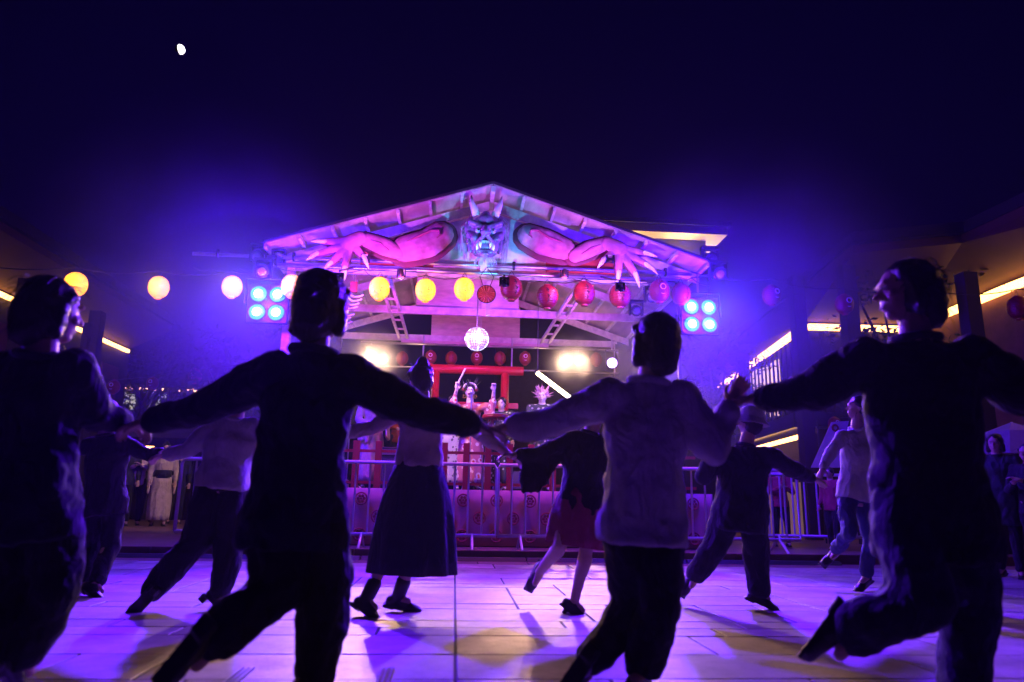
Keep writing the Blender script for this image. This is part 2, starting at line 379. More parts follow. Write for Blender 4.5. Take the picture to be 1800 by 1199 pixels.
# far building seen through branches, left
bf = empty('far_building', (-11, 34, 0), 'far dark building with tiny lit windows and a row of eave lights', 'building')
a = at(196, 680, 34); b = at(346, 684, 34)
MB().box2((a.x-3, 34.2, 0), (b.x+2.5, 40, a.z+.1)).build('wall', mat('dark_render', (0.035, 0.03, 0.05)), bf)
MB().box2((a.x-3.2, 33.9, a.z+.12), (b.x+2.7, 40.2, a.z+.5)).build('roof', roof_top, bf)
for k in range(34):
    if rnd.random() < .8:
        x = a.x+(b.x-a.x)*k/33; s_ = rnd.uniform(.04, .09); MB().box((x, 34.12, a.z-.05+rnd.uniform(-.05, .05)), (s_*1.5, .05, s_)).build('eave_light', strip_m, bf)
wl2 = mat('dim_lit_window', (0.5, .5, .4), .4, var=0, emit=(.75, .7, .5), es=.55)
for (u, vv) in ((222, 694), (233, 697), (222, 706), (234, 706), (256, 693), (266, 693), (277, 694), (288, 697), (256, 704), (266, 704), (277, 705), (256, 714), (266, 714), (277, 714), (232, 716)):
    p = at(u, vv, 34.15); MB().box((p.x, 34.16, p.z), (.21, .06, .2)).build('window', wl2, bf)
# slim tower on the right edge
bs = empty('slim_tower', (24, 40, 0), 'distant dark tower with a few lit windows at the right edge', 'building')
a = at(1790, 530, 38)
MB().box2((a.x-.8, 38.1, 0), (a.x+3, 42, a.z+2.5)).build('wall', mat('dark_render', (0.035, 0.03, 0.05)), bs)
for (vv, uu) in ((572, 1796), (580, 1794), (594, 1797), (602, 1795), (620, 1796)):
    p = at(uu, vv, 38.05); MB().box((p.x, 38.08, p.z), (.5, .04, .16)).build('window', winlit, bs)

# trees
leafm = mat('dark_leaves', (0.03, 0.05, 0.02), .9, var=.3)
bark = mat('bark', (0.09, 0.06, 0.045), .9, var=.3, bump=.4)
def tree(base, h, r, n, label, seed, squash=.8):
    rr = random.Random(seed); t = empty('broadleaf_tree', base, label, 'tree'); b = V(base)
    mb = MB(); top = b+V((0, 0, h*.62)); mb.tube([b, b+V((.05, 0, h*.3)), top], [h*.028, h*.022, h*.014])
    tips = []
    for i in range(9):
        q = rr.uniform(0, 6.28); p = b+V((math.cos(q)*r*.7, math.sin(q)*r*.7, h*rr.uniform(.65, .95)))
        s_ = b+V((0, 0, h*rr.uniform(.35, .6))); mid = s_.lerp(p, .5)+V((0, 0, .1)); mb.tube([s_, mid, p], [h*.012, h*.008, h*.003], 6); tips += [mid, p]
    mb.build('trunk', bark, t)
    mb = MB()
    cl = [tips[rr.randrange(len(tips))]+V((rr.gauss(0, .3), rr.gauss(0, .3), rr.gauss(0, .3)))*r for _ in range(26)]
    for i in range(n):
        c = cl[rr.randrange(len(cl))]+V((rr.gauss(0, 1), rr.gauss(0, 1), rr.gauss(0, squash)))*r*.17
        a_ = V((rr.gauss(0, 1), rr.gauss(0, 1), rr.gauss(0, 1))).normalized(); q = a_.orthogonal().normalized(); s_ = rr.uniform(.05, .1)
        mb.add([c-a_*s_, c+q*s_*.45, c+a_*s_, c-q*s_*.45], [(0, 1, 2, 3)])
    mb.build('crown', leafm, t)
p = at(1262, 700, 16.5); tree((p.x, p.y, .1), 4.6, 1.0, 2600, 'dark leafy tree right of the stage, before the slatted balcony', 1)
p = at(1585, 640, 12.3); tree((p.x, p.y, .1), 5.0, .9, 1300, 'dark tree whose leaves cross the glowing eaves strip behind the tallest dancer', 2)
p = at(408, 700, 16); tree((p.x, p.y, .1), 4.1, 1.0, 2200, 'dark tree left of the stage behind the dancers', 3)
p = at(250, 720, 26); tree((p.x, p.y, .1), 6.6, 2.2, 2600, 'bare looking dark tree before the far lit building', 4)

# ------------------------------------------------------------------ stage
SX, SY0, SY1, SZ = 0.41, 10.05, 14.6, 0.86
st = empty('festival_stage', (SX, 12, 0), 'open gabled wooden festival stage, its pale cloth skirt printed with dark round crests', 'stage')
MB().box2((SX-3.2, SY0, SZ-.12), (SX+3.2, SY1, SZ)).build('deck', mat('stage_deck', (0.10, .07, .06), .6, var=.2), st)
MB().box2((SX-3.15, SY0+.05, .1), (SX+3.15, SY1-.05, SZ-.125)).build('base', black, st)
# skirt: hanging cloth with soft folds
mb = MB(); n = 160; vs = []; fs = []
for i in range(n+1):
    x = SX-3.22+6.44*i/n
    for j in range(5):
        z = .115+(SZ-.115)*j/4; vs.append((x, SY0-.02-.018*math.sin(i*.9)*(1-j/4)-.01*math.sin(i*.37), z))
for i in range(n):
    for j in range(4): fs.append((i*5+j, (i+1)*5+j, (i+1)*5+j+1, i*5+j+1))
o = mb.add(vs, fs).build('skirt', cloth_pink, st, smooth=True); md = o.modifiers.new('cloth', 'SOLIDIFY'); md.thickness = .004
cm = None
for r_ in range(3):
    for k in range(14):
        x = SX-3.05+k*.46+(.23 if r_ == 1 else 0); z = .72-.235*r_
        if x > SX+3.1: continue
        if cm is None:
            mb = MB().torus((0, 0, 0), .078, .011, n=24, k=4)
            for q in range(6): mb.ell((.04*math.cos(q*1.047), 0, .04*math.sin(q*1.047)), (.021, .004, .021), nu=8, nv=4)
            mb.ell((0, 0, 0), (.016, .005, .016), nu=8, nv=4); c0 = mb.build('crest', crest_m); cm = c0.data; c = c0
        else:
            c = bpy.data.objects.new('crest', cm); col.objects.link(c)
        c.parent = st; c.location = V((x, SY0-.052, z))-ORG[st.name]
# posts
for (x, y_, r_, m_) in ((SX-2.85, 10.0, .055, ply), (SX+2.80, 10.0, .022, black), (SX-2.87, 14.45, .05, bwall), (SX+2.87, 14.45, .05, bwall)):
    MB().box2((x-r_, y_-r_, .1), (x+r_, y_+r_, 3.96)).build('post', m_, st)
# roof: boards between rafters, seen from below
HW, AP, EV = 3.15, 5.2, 4.16; YF, YB = 9.6, 14.9
nb = 7
def slope(sg, t, dz=0): return V((SX+sg*HW*t, 0, AP+(EV-AP)*t+dz))
for sg in (-1, 1):
    for k in range(nb):
        a = slope(sg, k/nb); b = slope(sg, (k+1)/nb)
        for j in range(4):
            ya = YF+(YB-YF)*j/4; yb = YF+(YB-YF)*(j+1)/4-.004
            a2 = a.lerp(b, .004/.45); MB().prism([V((a2.x, ya, a2.z)), V((b.x, ya, b.z)), V((b.x, yb, b.z)), V((a2.x, yb, a2.z))], (0, 0, .018)).build('roof_board', roof_ply, st)
        MB().prism([V((b.x-sg*.02, YF+.005, b.z-.052)), V((b.x+sg*.02, YF+.005, b.z-.065)), V((b.x+sg*.02, YF+.005, b.z-.004)), V((b.x-sg*.02, YF+.005, b.z-.004))], (0, YB-YF-.01, 0)).build('rafter', white_wood, st)
    a = slope(sg, 0, .022); b = slope(sg, 1.01, .022)
    MB().prism([V((a.x, YF-.02, a.z)), V((b.x, YF-.02, b.z)), V((b.x, YB+.02, b.z)), V((a.x, YB+.02, a.z))], (0, 0, .03)).build('roof_cover', roof_top, st)
MB().box2((SX-.03, YF+.002, AP-.1), (SX+.03, YB, AP-.015)).build('ridge_beam', white_wood, st)
for (yt, full) in ((10.0, True), (12.2, False), (14.45, False)):
    for sg in (-1, 1):
        a = slope(sg, .012, -.075); b = slope(sg, 1.0, -.075)
        MB().prism([V((a.x, yt, a.z-.14)), V((b.x, yt, b.z-.13)), V((b.x, yt, b.z)), V((a.x, yt, a.z))], (0, .05, 0)).build('truss_rafter', white_wood, st)
    MB().box2((SX-2.9, yt-.003, 3.9), (SX+2.9, yt+.055, 4.03)).build('tie_beam', white_wood, st)
    MB().box2((SX-.045, yt+.006, 4.035), (SX+.045, yt+.046, 4.97)).build('king_post', white_wood, st)
# front gable infill: pale centre board, red boards at its sides
def zs(x, dz): return AP+(EV-AP)*abs(x-SX)/HW+dz
def infill(x0, x1, z0, yt, m_, nm):
    top = -.225
    P = [V((x0, yt, z0)), V((x1, yt, z0)), V((x1, yt, max(z0+.01, zs(x1, top))))]
    if x0 < SX < x1: P.append(V((SX, yt, zs(SX, top))))
    P.append(V((x0, yt, max(z0+.01, zs(x0, top))))); MB().prism(P, (0, .012, 0)).build(nm, m_, st)
infill(SX-.83, SX+.83, 4.035, 10.06, white_wood, 'gable_board'); infill(SX-1.9, SX-.835, 4.035, 10.065, red_board, 'red_gable_board'); infill(SX+.835, SX+1.9, 4.035, 10.065, red_board, 'red_gable_board')
infill(SX-1.2, SX+.62, 4.035, 12.26, ply, 'plywood_panel')
p0 = at(757, 595, 14.4); p1 = at(915, 550, 14.4)
MB().box2((p0.x, 14.51, 4.035), (p1.x, 14.525, 4.75)).build('plywood_panel', ply, st)
MB().box2((p0.x-.6, 14.39, 3.83), (p1.x+.6, 14.44, 3.895)).build('batten', ply, st)
MB().box2((SX-.03, 10.4, 3.45), (SX+.03, 10.46, 4.0)).build('hanging_post', white_wood, st)

# red railing along the stage front
rl = empty('red_railing', (SX, 10.35, SZ), 'dark red wooden railing along the front of the stage deck', 'railing')
x0 = at(625, 820, 10.35).x
for k in range(-3, 16):
    x = x0+k*.312
    if SX-3.1 < x < SX+3.1: MB().box2((x-.045, 10.31, SZ+.001), (x+.045, 10.39, SZ+.66)).build('post', redrail, rl, bev=.004)
MB().box2((SX-3.1, 10.335, SZ+.50), (SX+3.1, 10.365, SZ+.54)).build('rail', redrail, rl)
MB().box2((SX-3.1, 10.335, SZ+.06), (SX+3.1, 10.365, SZ+.10)).build('rail', redrail, rl)

# torii gate
tg = empty('torii_gate', (.22, 13, SZ), 'small glossy red torii gate at the back of the stage', 'torii gate')
xl = at(764, 700, 13).x; xr = at(887, 700, 13).x; zt = at(827, 650, 13).z
for x in (xl, xr): MB().tube([(x, 13, SZ), (x, 13, zt-.02)], .075, 16).build('post', vermil, tg, smooth=True)
a = at(733, 648, 13).x; b = at(920, 650, 13).x
MB().tube([(a, 13, zt), (b, 13, zt)], .085, 16).build('lintel', vermil, tg, smooth=False)
z = at(827, 712, 13).z; MB().box2((xl-.25, 12.96, z-.05), (xr+.25, 13.04, z+.05)).build('tie_beam', vermil, tg)

# ------------------------------------------------------------------ rig: pipes, girders
FZ = 3.98
def clamp(mb, p): mb.torus(p, .038, .016, ax=(1, 0, 0), n=12, k=5).box(V(p)+V((0, 0, .05)), (.04, .04, .05))
fp = empty('front_pipe', (SX, 9.86, 4.02), 'upper of the two steel pipes clamped across the gable front', 'steel pipe')
xa = at(336, 468, 9.86).x; xb = at(1215, 475, 9.86).x
MB().tube([(xa, 9.86, 4.05), (xb, 9.86, 4.05)], .027, 12).build('pipe', steel, fp, smooth=True)
mb = MB(); [clamp(mb, (x, 9.86, 4.05)) for x in (xa+.35, xa+.9, -2.4, -.55, .75, 2.3, 3.0)]; mb.build('clamp', black, fp)
fp2 = empty('front_pipe', (SX, 9.8, 3.92), 'lower of the two steel pipes, carrying the paper lanterns across the gable', 'steel pipe')
MB().tube([(-2.6, 9.8, 3.915), (3.3, 9.8, 3.915)], .03, 12).build('pipe', steel, fp2, smooth=True)
bp = empty('back_pipe', (SX, 14.3, 3.8), 'thin steel pipe across the back of the stage with hanger rods', 'steel pipe')
MB().tube([(-2.0, 14.3, 3.8), (3.3, 14.3, 3.8)], .024, 10).build('pipe', steel, bp, smooth=True)
MB().tube([(-2.4, 14.3, 3.32), (3.3, 14.3, 3.32)], .018, 10).build('pipe', steel, bp, smooth=True)
for u in (744, 900, 1080): 
    x = at(u, 620, 14.3).x; MB().tube([(x, 14.3, 3.32), (x, 14.3, 3.98)], .016, 8).build('rod', steel, bp)
def girder(p0, p1, label):
    p0 = V(p0); p1 = V(p1); t = empty('ladder_girder', p0, label, 'girder'); d = (p1-p0).normalized(); s_ = V((1, 0, 0))*.085
    for sg in (-1, 1): MB().beam(p0+s_*sg, p1+s_*sg, .045, .05).build('chord', white_wood, t)
    L = (p1-p0).length; k = int(L/.6)
    for i in range(k+1):
        c = p0+d*(.05+i*(L-.1)/k); MB().beam(c-s_*.73, c+s_*.73, .04, .03).build('rung', white_wood, t)
a = at(673, 478, 10.1); b = at(709, 597, 14.2); girder((a.x, a.y, 3.97), (b.x, b.y, 3.90), 'pale ladder girder running back under the left roof slope')
a = at(1030, 490, 10.1); b = at(958, 606, 14.2); girder((a.x, a.y, 3.97), (b.x, b.y, 3.90), 'pale ladder girder running back under the right roof slope')

# ------------------------------------------------------------------ lamps
led_m = mat('cyan_led_lens', (0.02, .04, .05), .5, var=0, emit=(.0, .55, .85), es=1.6); led_c = mat('white_led_core', (1, 1, 1), .2, var=0, emit=(.75, 1, 1), es=9)
lens_w = mat('warm_lamp_lens', (1, .9, .7), .2, var=0, emit=(1, .80, .42), es=40.0)
tube_m = mat('warm_tube_glass', (1, .9, .7), .3, var=0, emit=(1, .82, .42), es=16.0)
def blinder(u, v, label, to):
    c = at(u, v, 9.75); t = empty('led_blinder', c, label, 'stage light')
    MB().box((c.x, c.y+.05, c.z), (.56, .09, .56)).build('housing', black, t, bev=.01)
    for dx in (-.13, .13):
        for dz in (-.13, .13):
            MB().lathe((c.x+dx, c.y+.0, c.z+dz), [(.001, -.02), (.09, -.014), (.112, 0), (.115, .02)], 20, axis=Matrix(((1,0,0),(0,0,1),(0,-1,0)))).build('lens', led_m, t, smooth=True)
            MB().ell((c.x+dx, c.y-.02, c.z+dz), (.060, .02, .060)).build('led_core', led_c, t, smooth=True)
            MB().torus((c.x+dx, c.y-.005, c.z+dz), .119, .008, n=20, k=5).build('lens_ring', black, t)
    MB().tube([(c.x-.33, c.y+.06, c.z), (c.x-.33, c.y+.06, c.z+.36), (c.x+.33, c.y+.06, c.z+.36), (c.x+.33, c.y+.06, c.z)], .015).build('yoke', black, t)
    MB().tube([(c.x, c.y+.06, c.z+.36), (c.x, c.y+.06, 4.05)], .018).build('hanger', steel, t)
    return c, t
cL, tL = blinder(470, 533, 'four lens cyan LED blinder hanging left of the stage gable', None)
cR, tR = blinder(1231, 555, 'four lens cyan LED blinder hanging right of the stage gable', None)
for c in (cL, cR):
    light('blinder_beam', 'SPOT', (c.x, c.y-.12, c.z), (c.x*.38, 4.5, 0), (.11, .008, 1.0), 7200, .08, 68, .8)
    light('blinder_glow', 'POINT', (c.x, c.y-.45, c.z), None, (.05, .0, 1.0), 1150, .1)
    light('lens_glow', 'POINT', (c.x, c.y-.34, c.z), None, (.0, .5, 1.0), 7, .05)
def parcan(u, v, Y, r, label, to, color, W_, m_, angle=70, stand=None):
    c = at(u, v, Y); d = (V(to)-c).normalized(); t = empty('par_can', c, label, 'stage light', )
    fr = Matrix((d.orthogonal().normalized(), d.cross(d.orthogonal().normalized()), d)).transposed()
    MB().lathe(c, [(r*.5, -r*2.6), (r*.85, -r*2.3), (r, -r*.8), (r*1.08, 0), (r*1.0, .004)], 18, axis=fr).build('can', black, t, smooth=True)
    MB().lathe(c+d*.006, [(r*.9, 0), (r*.8, r*.12), (r*.1, r*.2)], 18, axis=fr).build('lens', m_, t, smooth=True)
    MB().tube([c+V((r*1.2, 0, 0)), c+V((r*1.2, 0, r*2.4)), c+V((-r*1.2, 0, r*2.4)), c+V((-r*1.2, 0, 0))], .01).build('yoke', black, t)
    if stand: MB().tube([c+V((0, 0, r*2.4)), c+V((0, 0, stand))], .014).build('hanger', steel, t)
    if W_: light('par_can_lamp', 'SPOT', c+d*(r*.6), to, color, W_, r*.6, angle, .6); light('lamp_glare', 'POINT', c+V((0, -.25, 0)), None, color, 15, .06)
    return c
WC = (1, .56, .36)
parcan(651, 625, 14.1, .085, 'bright warm lamp at the upper back left of the stage, larger of two', (-.3, 3.6, 0), WC, 6800, lens_w, 30, .25)
parcan(675, 633, 14.2, .065, 'bright warm lamp at the back left of the stage, smaller of two', (-.8, 4.2, 0), WC, 2200, lens_w, 32, .25)
parcan(991, 636, 14.1, .085, 'warm lamp at the back right of the stage, nearer the torii of two', (.9, 3.2, 0), WC, 7200, lens_w, 34, .25)
parcan(1016, 635, 14.1, .075, 'warm lamp at the back right of the stage, farther from the torii of two', (2.4, 3.8, 0), WC, 3000, lens_w, 36, .25)
blue_lens = mat('violet_lamp_lens', (.5, .4, 1), .2, var=0, emit=(.55, .35, 1), es=10)
parcan(1076, 638, 12.6, .10, 'violet white par lamp under the right roof slope beside a dancer head', (.5, 4, 0), (.35, .1, 1), 60, blue_lens, 80, .5)
for (u_, nm_) in ((705, 'left'), (992, 'right')): parcan(u_, 487, 9.6, .045, 'tiny added rose lamp under the pipe %s of the folding fan, lighting the stage cloth' % nm_, (SX+(-.9 if nm_ == 'left' else .9), 9.75, .3), (1, .10, .32), 150, mat('rose_lens', (.5, .1, .2), .3, var=0, emit=(1, .2, .4), es=1.5), 95, .1)  # added lamps that tint the stage cloth and barriers pink
# fluorescent like tube held in front of the performer on the right
a = at(945, 656, 11.2); b = at(1008, 704, 10.7)
t = empty('light_tube', a, 'glaring warm white light tube slanting before the performer right of the torii', 'light tube')
MB().tube([a, b], .033, 14).build('glass', tube_m, t, smooth=True)
MB().tube([a, a-(b-a).normalized()*.05], .036, 14).build('end_cap', black, t)
MB().tube([b, b+(b-a).normalized()*.05], .036, 14).build('end_cap', black, t)
MB().tube([a, (a.x, a.y, 3.93)], .004, 5).build('cord', wire, t)
# dark fixtures clustered at the gable ends
def mover(p, aim, label, s_=1.0):   # a small pan and tilt stage lamp
    c = V(p); t = empty('moving_head', c, label, 'stage light'); d = (V(aim)-c).normalized(); a_ = d.orthogonal().normalized(); fr = Matrix((a_, d.cross(a_), d)).transposed()
    MB().lathe(c, [(.05*s_, -.16*s_), (.085*s_, -.12*s_), (.09*s_, .05*s_), (.11*s_, .1*s_), (.1*s_, .104*s_)], 16, axis=fr).build('head', black, t, smooth=False)
    MB().lathe(c+d*.108*s_, [(.08*s_, 0), (.05*s_, .014*s_), (.01, .018*s_)], 16, axis=fr).build('lens', mat('glass_lens', (.5, .5, .6), .05, .6, var=0), t, smooth=True)
    MB().box(c+V((-.12*s_, 0, .02)), (.03, .07, .26*s_)).build('yoke_arm', black, t); MB().box(c+V((.12*s_, 0, .02)), (.03, .07, .26*s_)).build('yoke_arm', black, t)
    MB().box(c+V((0, 0, .17*s_)), (.28*s_, .12*s_, .05*s_)).build('base', black, t)
    return t
mover(at(455, 450, 9.85), (-3, 5, 2), 'dark stage spotlight above the left blinder, highest of the left cluster', .9)
mover(at(462, 476, 9.7), (-2, 5, 2), 'dark stage spotlight just above the left blinder lenses', .9)
mover(at(490, 455, 9.9), (-2, 9, 5), 'small dark spotlight beside the left end of the gable', .7)
mover(at(1248, 455, 9.85), (4, 5, 2), 'dark stage spotlight at the right end of the gable, highest of its cluster', .95)
mover(at(1262, 480, 9.7), (4, 5, 2), 'dark stage spotlight hanging right of the right blinder', .95)
mover(at(1145, 522, 10.2), (2, 5, 2), 'dark stage spotlight hanging above the head of the pale shirted dancer', .8)
mover(at(1118, 545, 10.6), (2, 5, 1), 'dark stage spotlight with bluish lens above the pale shirted dancer', .8)
# uplights on the front pipe: rose, cyan and violet washes on the gable
gp = [((642, 457), (1, .22, .70), (SX-.9, 10, 4.5), 130, 'rose'), ((1072, 458), (.30, .20, 1), (SX+.9, 10, 4.5), 130, 'violet')]
for (uv, c_, to, W_, nm) in gp:
    c = at(uv[0], uv[1], 9.55); t = mover((c.x, c.y, c.z), to, 'small white bodied uplight by the %s painted hand' % ('left' if nm == 'rose' else 'right'), .4)
    t.children[0].data.materials[0] = white_wood
def boom(x, y_, z, label, to, color, W_, ang=110):
    c = V((x, y_, z)); t = mover(c, to, label, .38); MB().tube([c+V((0, 0, .1)), (x, 9.8, 3.93)], .014, 8).build('arm', black, t)
    d = (V(to)-c).normalized(); light('gable_wash', 'SPOT', c+d*.1, to, color, W_, .03, ang, .6)
boom(-1.52, 8.6, 3.38, 'small black uplight on an arm below the left painted hand', (SX-1.2, 10, 4.55), (.66, .09, 1), 250, 140)
boom(2.02, 8.6, 3.40, 'small black uplight on an arm below the right painted hand', (SX+1.2, 10, 4.55), (.42, .13, 1), 300, 140)
boom(SX+.10, 8.2, 3.28, 'small black uplight on an arm below the demon head', (SX, 10, 4.75), (.08, .5, 1), 230, 46)
# coloured washes inside the roof and on the players
light('roof_wash', 'SPOT', (-.9, 10.6, 2.9), (SX-.4, 13.2, 4.6), (1, .07, .8), 130, .06, 120, .8)
light('roof_wash', 'SPOT', (1.8, 10.6, 2.9), (SX+.4, 13.2, 4.6), (.9, .09, .85), 130, .06, 120, .8)
light('player_key', 'SPOT', (-.9, 9.7, 3.8), (.3, 11.6, 1.7), (1, .62, .52), 400, .08, 46, .6)
light('player_key', 'SPOT', (1.9, 9.7, 3.8), (.6, 11.8, 1.6), (1, .66, .50), 400, .08, 46, .6)
light('torii_wash', 'SPOT', (.2, 11.4, 3.7), (.2, 13, 2.8), (1, .06, .9), 110, .05, 90, .7)

# ------------------------------------------------------------------ haze
hz = MB().box2((-60, -20, -1.0), (60, 62, 13.5)).build('haze', [])
hm = bpy.data.materials.new('haze_air'); hm.use_nodes = True; nt = hm.node_tree
for n_ in list(nt.nodes):
    if n_.type == 'BSDF_PRINCIPLED': nt.nodes.remove(n_)
pvn = nt.nodes.new('ShaderNodeVolumePrincipled'); pvn.inputs['Density'].default_value = 0.0006; pvn.inputs['Color'].default_value = (.85, .85, .9, 1); pvn.inputs['Anisotropy'].default_value = 0.7
nt.links.new(pvn.outputs[0], nt.nodes['Material Output'].inputs['Volume']); hz.data.materials.append(hm); tag(hz, kind='stuff')

# added smoke balls standing in for the lens-flare halo of the two blinders
for c, nm in ((cL, 'left'), (cR, 'right')):
    Rs = 3.6; o = MB().ell((0, 0, 0), (Rs,)*3, nu=32, nv=20).build('halo_smoke', []); o.location = V(c)+V((-.7 if nm == 'left' else .7, 0, .1)); o.scale = (.80,)*3
    tag(o, kind='stuff'); sm_ = bpy.data.materials.get('blinder_halo_smoke')
    if not sm_:
        sm_ = bpy.data.materials.new('blinder_halo_smoke'); sm_.use_nodes = True; nt = sm_.node_tree; nt.nodes.remove(nt.nodes['Principled BSDF'])
        tc = nt.nodes.new('ShaderNodeTexCoord'); mp = nt.nodes.new('ShaderNodeMapping'); mp.inputs['Scale'].default_value = (1/Rs,)*3; gr = nt.nodes.new('ShaderNodeTexGradient'); gr.gradient_type = 'SPHERICAL'
        pw = nt.nodes.new('ShaderNodeMath'); pw.operation = 'POWER'; pw.inputs[1].default_value = 2.3; mu = nt.nodes.new('ShaderNodeMath'); mu.operation = 'MULTIPLY'; mu.inputs[1].default_value = .40
        vo = nt.nodes.new('ShaderNodeVolumePrincipled'); vo.inputs['Anisotropy'].default_value = .4; vo.inputs['Color'].default_value = (.9, .9, .9, 1)
        L_ = nt.links; L_.new(tc.outputs['Object'], mp.inputs[0]); L_.new(mp.outputs[0], gr.inputs[0]); nz = nt.nodes.new('ShaderNodeTexNoise'); nz.inputs['Scale'].default_value = .55; nz.inputs['Detail'].default_value = 2; nr = nt.nodes.new('ShaderNodeMapRange'); nr.inputs[1].default_value = .3; nr.inputs[2].default_value = .7; nr.inputs[3].default_value = .35; nr.inputs[4].default_value = 1.65; mn = nt.nodes.new('ShaderNodeMath'); mn.operation = 'MULTIPLY'; mn.name = 'wisps'; L_.new(tc.outputs['Object'], nz.inputs['Vector']); L_.new(nz.outputs['Fac'], nr.inputs[0]); L_.new(gr.outputs['Fac'], pw.inputs[0]); L_.new(pw.outputs[0], mn.inputs[0]); L_.new(nr.outputs[0], mn.inputs[1]); L_.new(mn.outputs[0], mu.inputs[0]); L_.new(mu.outputs[0], vo.inputs['Density'])
        L_.new(vo.outputs[0], nt.nodes['Material Output'].inputs['Volume'])
    o.data.materials.append(sm_)
for (u, v) in ((662, 629), (1003, 636)):  # denser added smoke for the glare halo of the back lamps
    o2 = MB().ell((0, 0, 0), (3.6,)*3, nu=24, nv=16).build('halo_smoke', []); o2.location = at(u, v, 13.9); o2.scale = (.2,)*3; tag(o2, kind='stuff')
    dm2 = bpy.data.materials.get('lamp_halo_smoke')
    if not dm2:
        dm2 = sm_.copy(); dm2.name = 'lamp_halo_smoke'
        for n_ in dm2.node_tree.nodes:
            if n_.type == 'MATH' and n_.operation == 'MULTIPLY' and n_.name != 'wisps': n_.inputs[1].default_value = 6
    o2.data.materials.append(dm2)

# moon: its sunlit side painted as emission, dark where turned from the sun
mc = at(316, 87, 900)
d = (mc-cpos).normalized(); moon_m = bpy.data.materials.new('painted_sunlit_moon'); moon_m.use_nodes = True; nt = moon_m.node_tree
nb_ = nt.nodes['Principled BSDF']; nb_.inputs['Base Color'].default_value = (.02, .02, .02, 1)
ge = nt.nodes.new('ShaderNodeNewGeometry'); dp = nt.nodes.new('ShaderNodeVectorMath'); dp.operation = 'DOT_PRODUCT'
sundir = (V((1, 0, 0))*.97 - d*.12 + V((0, 0, .12))).normalized(); dp.inputs[1].default_value = sundir
mr = nt.nodes.new('ShaderNodeMapRange'); mr.inputs[1].default_value = -.02; mr.inputs[2].default_value = .15; mr.inputs[4].default_value = 5
nt.links.new(ge.outputs['Normal'], dp.inputs[0]); nt.links.new(dp.outputs['Value'], mr.inputs[0]); nt.links.new(mr.outputs[0], nb_.inputs['Emission Strength'])
nb_.inputs['Emission Color'].default_value = (1, .97, .92, 1)
mo = MB().ell(mc, (6.6, 6.6, 6.6), nu=40, nv=24).build('moon', moon_m, smooth=True); tag(mo, 'bright gibbous moon alone in the dark upper left sky', 'moon')

# ------------------------------------------------------------------ lanterns
def lant_mat(name, c, em, es, dark=None):
    m = mat(name, c, .55, var=.06, emit=em, es=es); return m
def paper(name, c, em, es):
    m = mat(name, c, .7, var=0, emit=em, es=es); nt = m.node_tree; N = nt.nodes; L = nt.links; b = N['Principled BSDF']
    tr = N.new('ShaderNodeBsdfTranslucent'); tr.inputs[0].default_value = (*c, 1); ad = N.new('ShaderNodeAddShader')
    L.new(b.outputs[0], ad.inputs[0]); L.new(tr.outputs[0], ad.inputs[1]); L.new(ad.outputs[0], N['Material Output'].inputs['Surface']); return m
lit_m = paper('lit_yellow_paper', (.85, .50, .03), (1, .45, .02), .5)
lit_w = paper('lit_pale_paper', (.85, .52, .03), (1, .46, .03), .55)
red_p = mat('red_lantern_paper', (.20, .008, .014), .45, var=.1)
cap_m = mat('lantern_cap', (.35, .03, .03), .5, var=0)
ink = mat('ink', (.02, .01, .01), .8, var=0)
whitepaint = mat('white_print', (.85, .82, .82), .7, var=0)
def make_lantern(kind):
    t = empty('paper_lantern', (0, 0, 0)); t['category'] = 'lantern'
    prof = []; n = 40
    for i in range(n+1):
        q = i/n; th = math.pi*(.10+.80*q); z = -.175*math.cos(th); r = .155*math.sin(th)**.85
        r *= 1+.03*math.cos(q*2*math.pi*13); prof.append((r, z))
    pm = {'lit': lit_m, 'pale': lit_w, 'red': red_p, 'ring': red_p}[kind]
    MB().lathe((0, 0, 0), prof, 28).build('shade', pm, t, smooth=True)
    MB().lathe((0, 0, -.19), [(.045, 0), (.052, .004), (.052, .026), (.045, .03)], 18).build('bottom_ring', pm if kind in ('lit', 'pale') else cap_m, t)
    MB().lathe((0, 0, .155), [(.045, 0), (.052, .004), (.052, .022), (.045, .026)], 18).build('top_ring', cap_m, t)
    for sg in (-1, 1): MB().tube([(sg*.045, 0, .175), (sg*.03, 0, .215), (0, 0, .265)], .0035, 5).build('hanger', wire, t)
    if kind == 'ring':
        MB().torus((0, -.152, .035), .042, .009, n=20, k=5).build('ring_mark', whitepaint, t)
        MB().tube([(.03, -.145, -.07), (0, -.15, -.08), (-.03, -.145, -.07)], .006, 5).build('mark_stroke', whitepaint, t)
    elif kind == 'red':
        for (dx, z0, z1) in ((.03, .10, .02), (.045, .0, -.04), (.03, -.05, -.11), (.02, .06, .05)):
            y_ = -.155*math.cos(math.asin(min(.9, abs(z0+z1)/2/.175)))*.985; MB().tube([(dx-.02, y_, z0), (dx+.015, y_, (z0+z1)/2), (dx, y_, z1)], .007, 5).build('brush_stroke', ink, t)
    elif kind == 'lit':
        for (x0, z0, x1, z1) in ((-.06, -.06, -.03, -.09), (-.02, -.10, .03, -.115), (.05, .0, .045, -.07), (.02, -.02, .07, -.03), (.03, -.06, .06, -.09), (.055, .03, .04, -.02)):
            def yy_(x, z): return -math.sqrt(max(.0001, (.153**2)*(1-(z/.18)**2)-x*x))-.002
            MB().tube([(x0, yy_(x0, z0), z0), (x1, yy_(x1, z1), z1)], .0042, 5).build('brush_stroke', mat('faded_ink', (.25, .05, .01), .8, var=0), t)
    return t
L0 = {k: make_lantern(k) for k in ('lit', 'pale', 'red', 'ring')}
used = set()
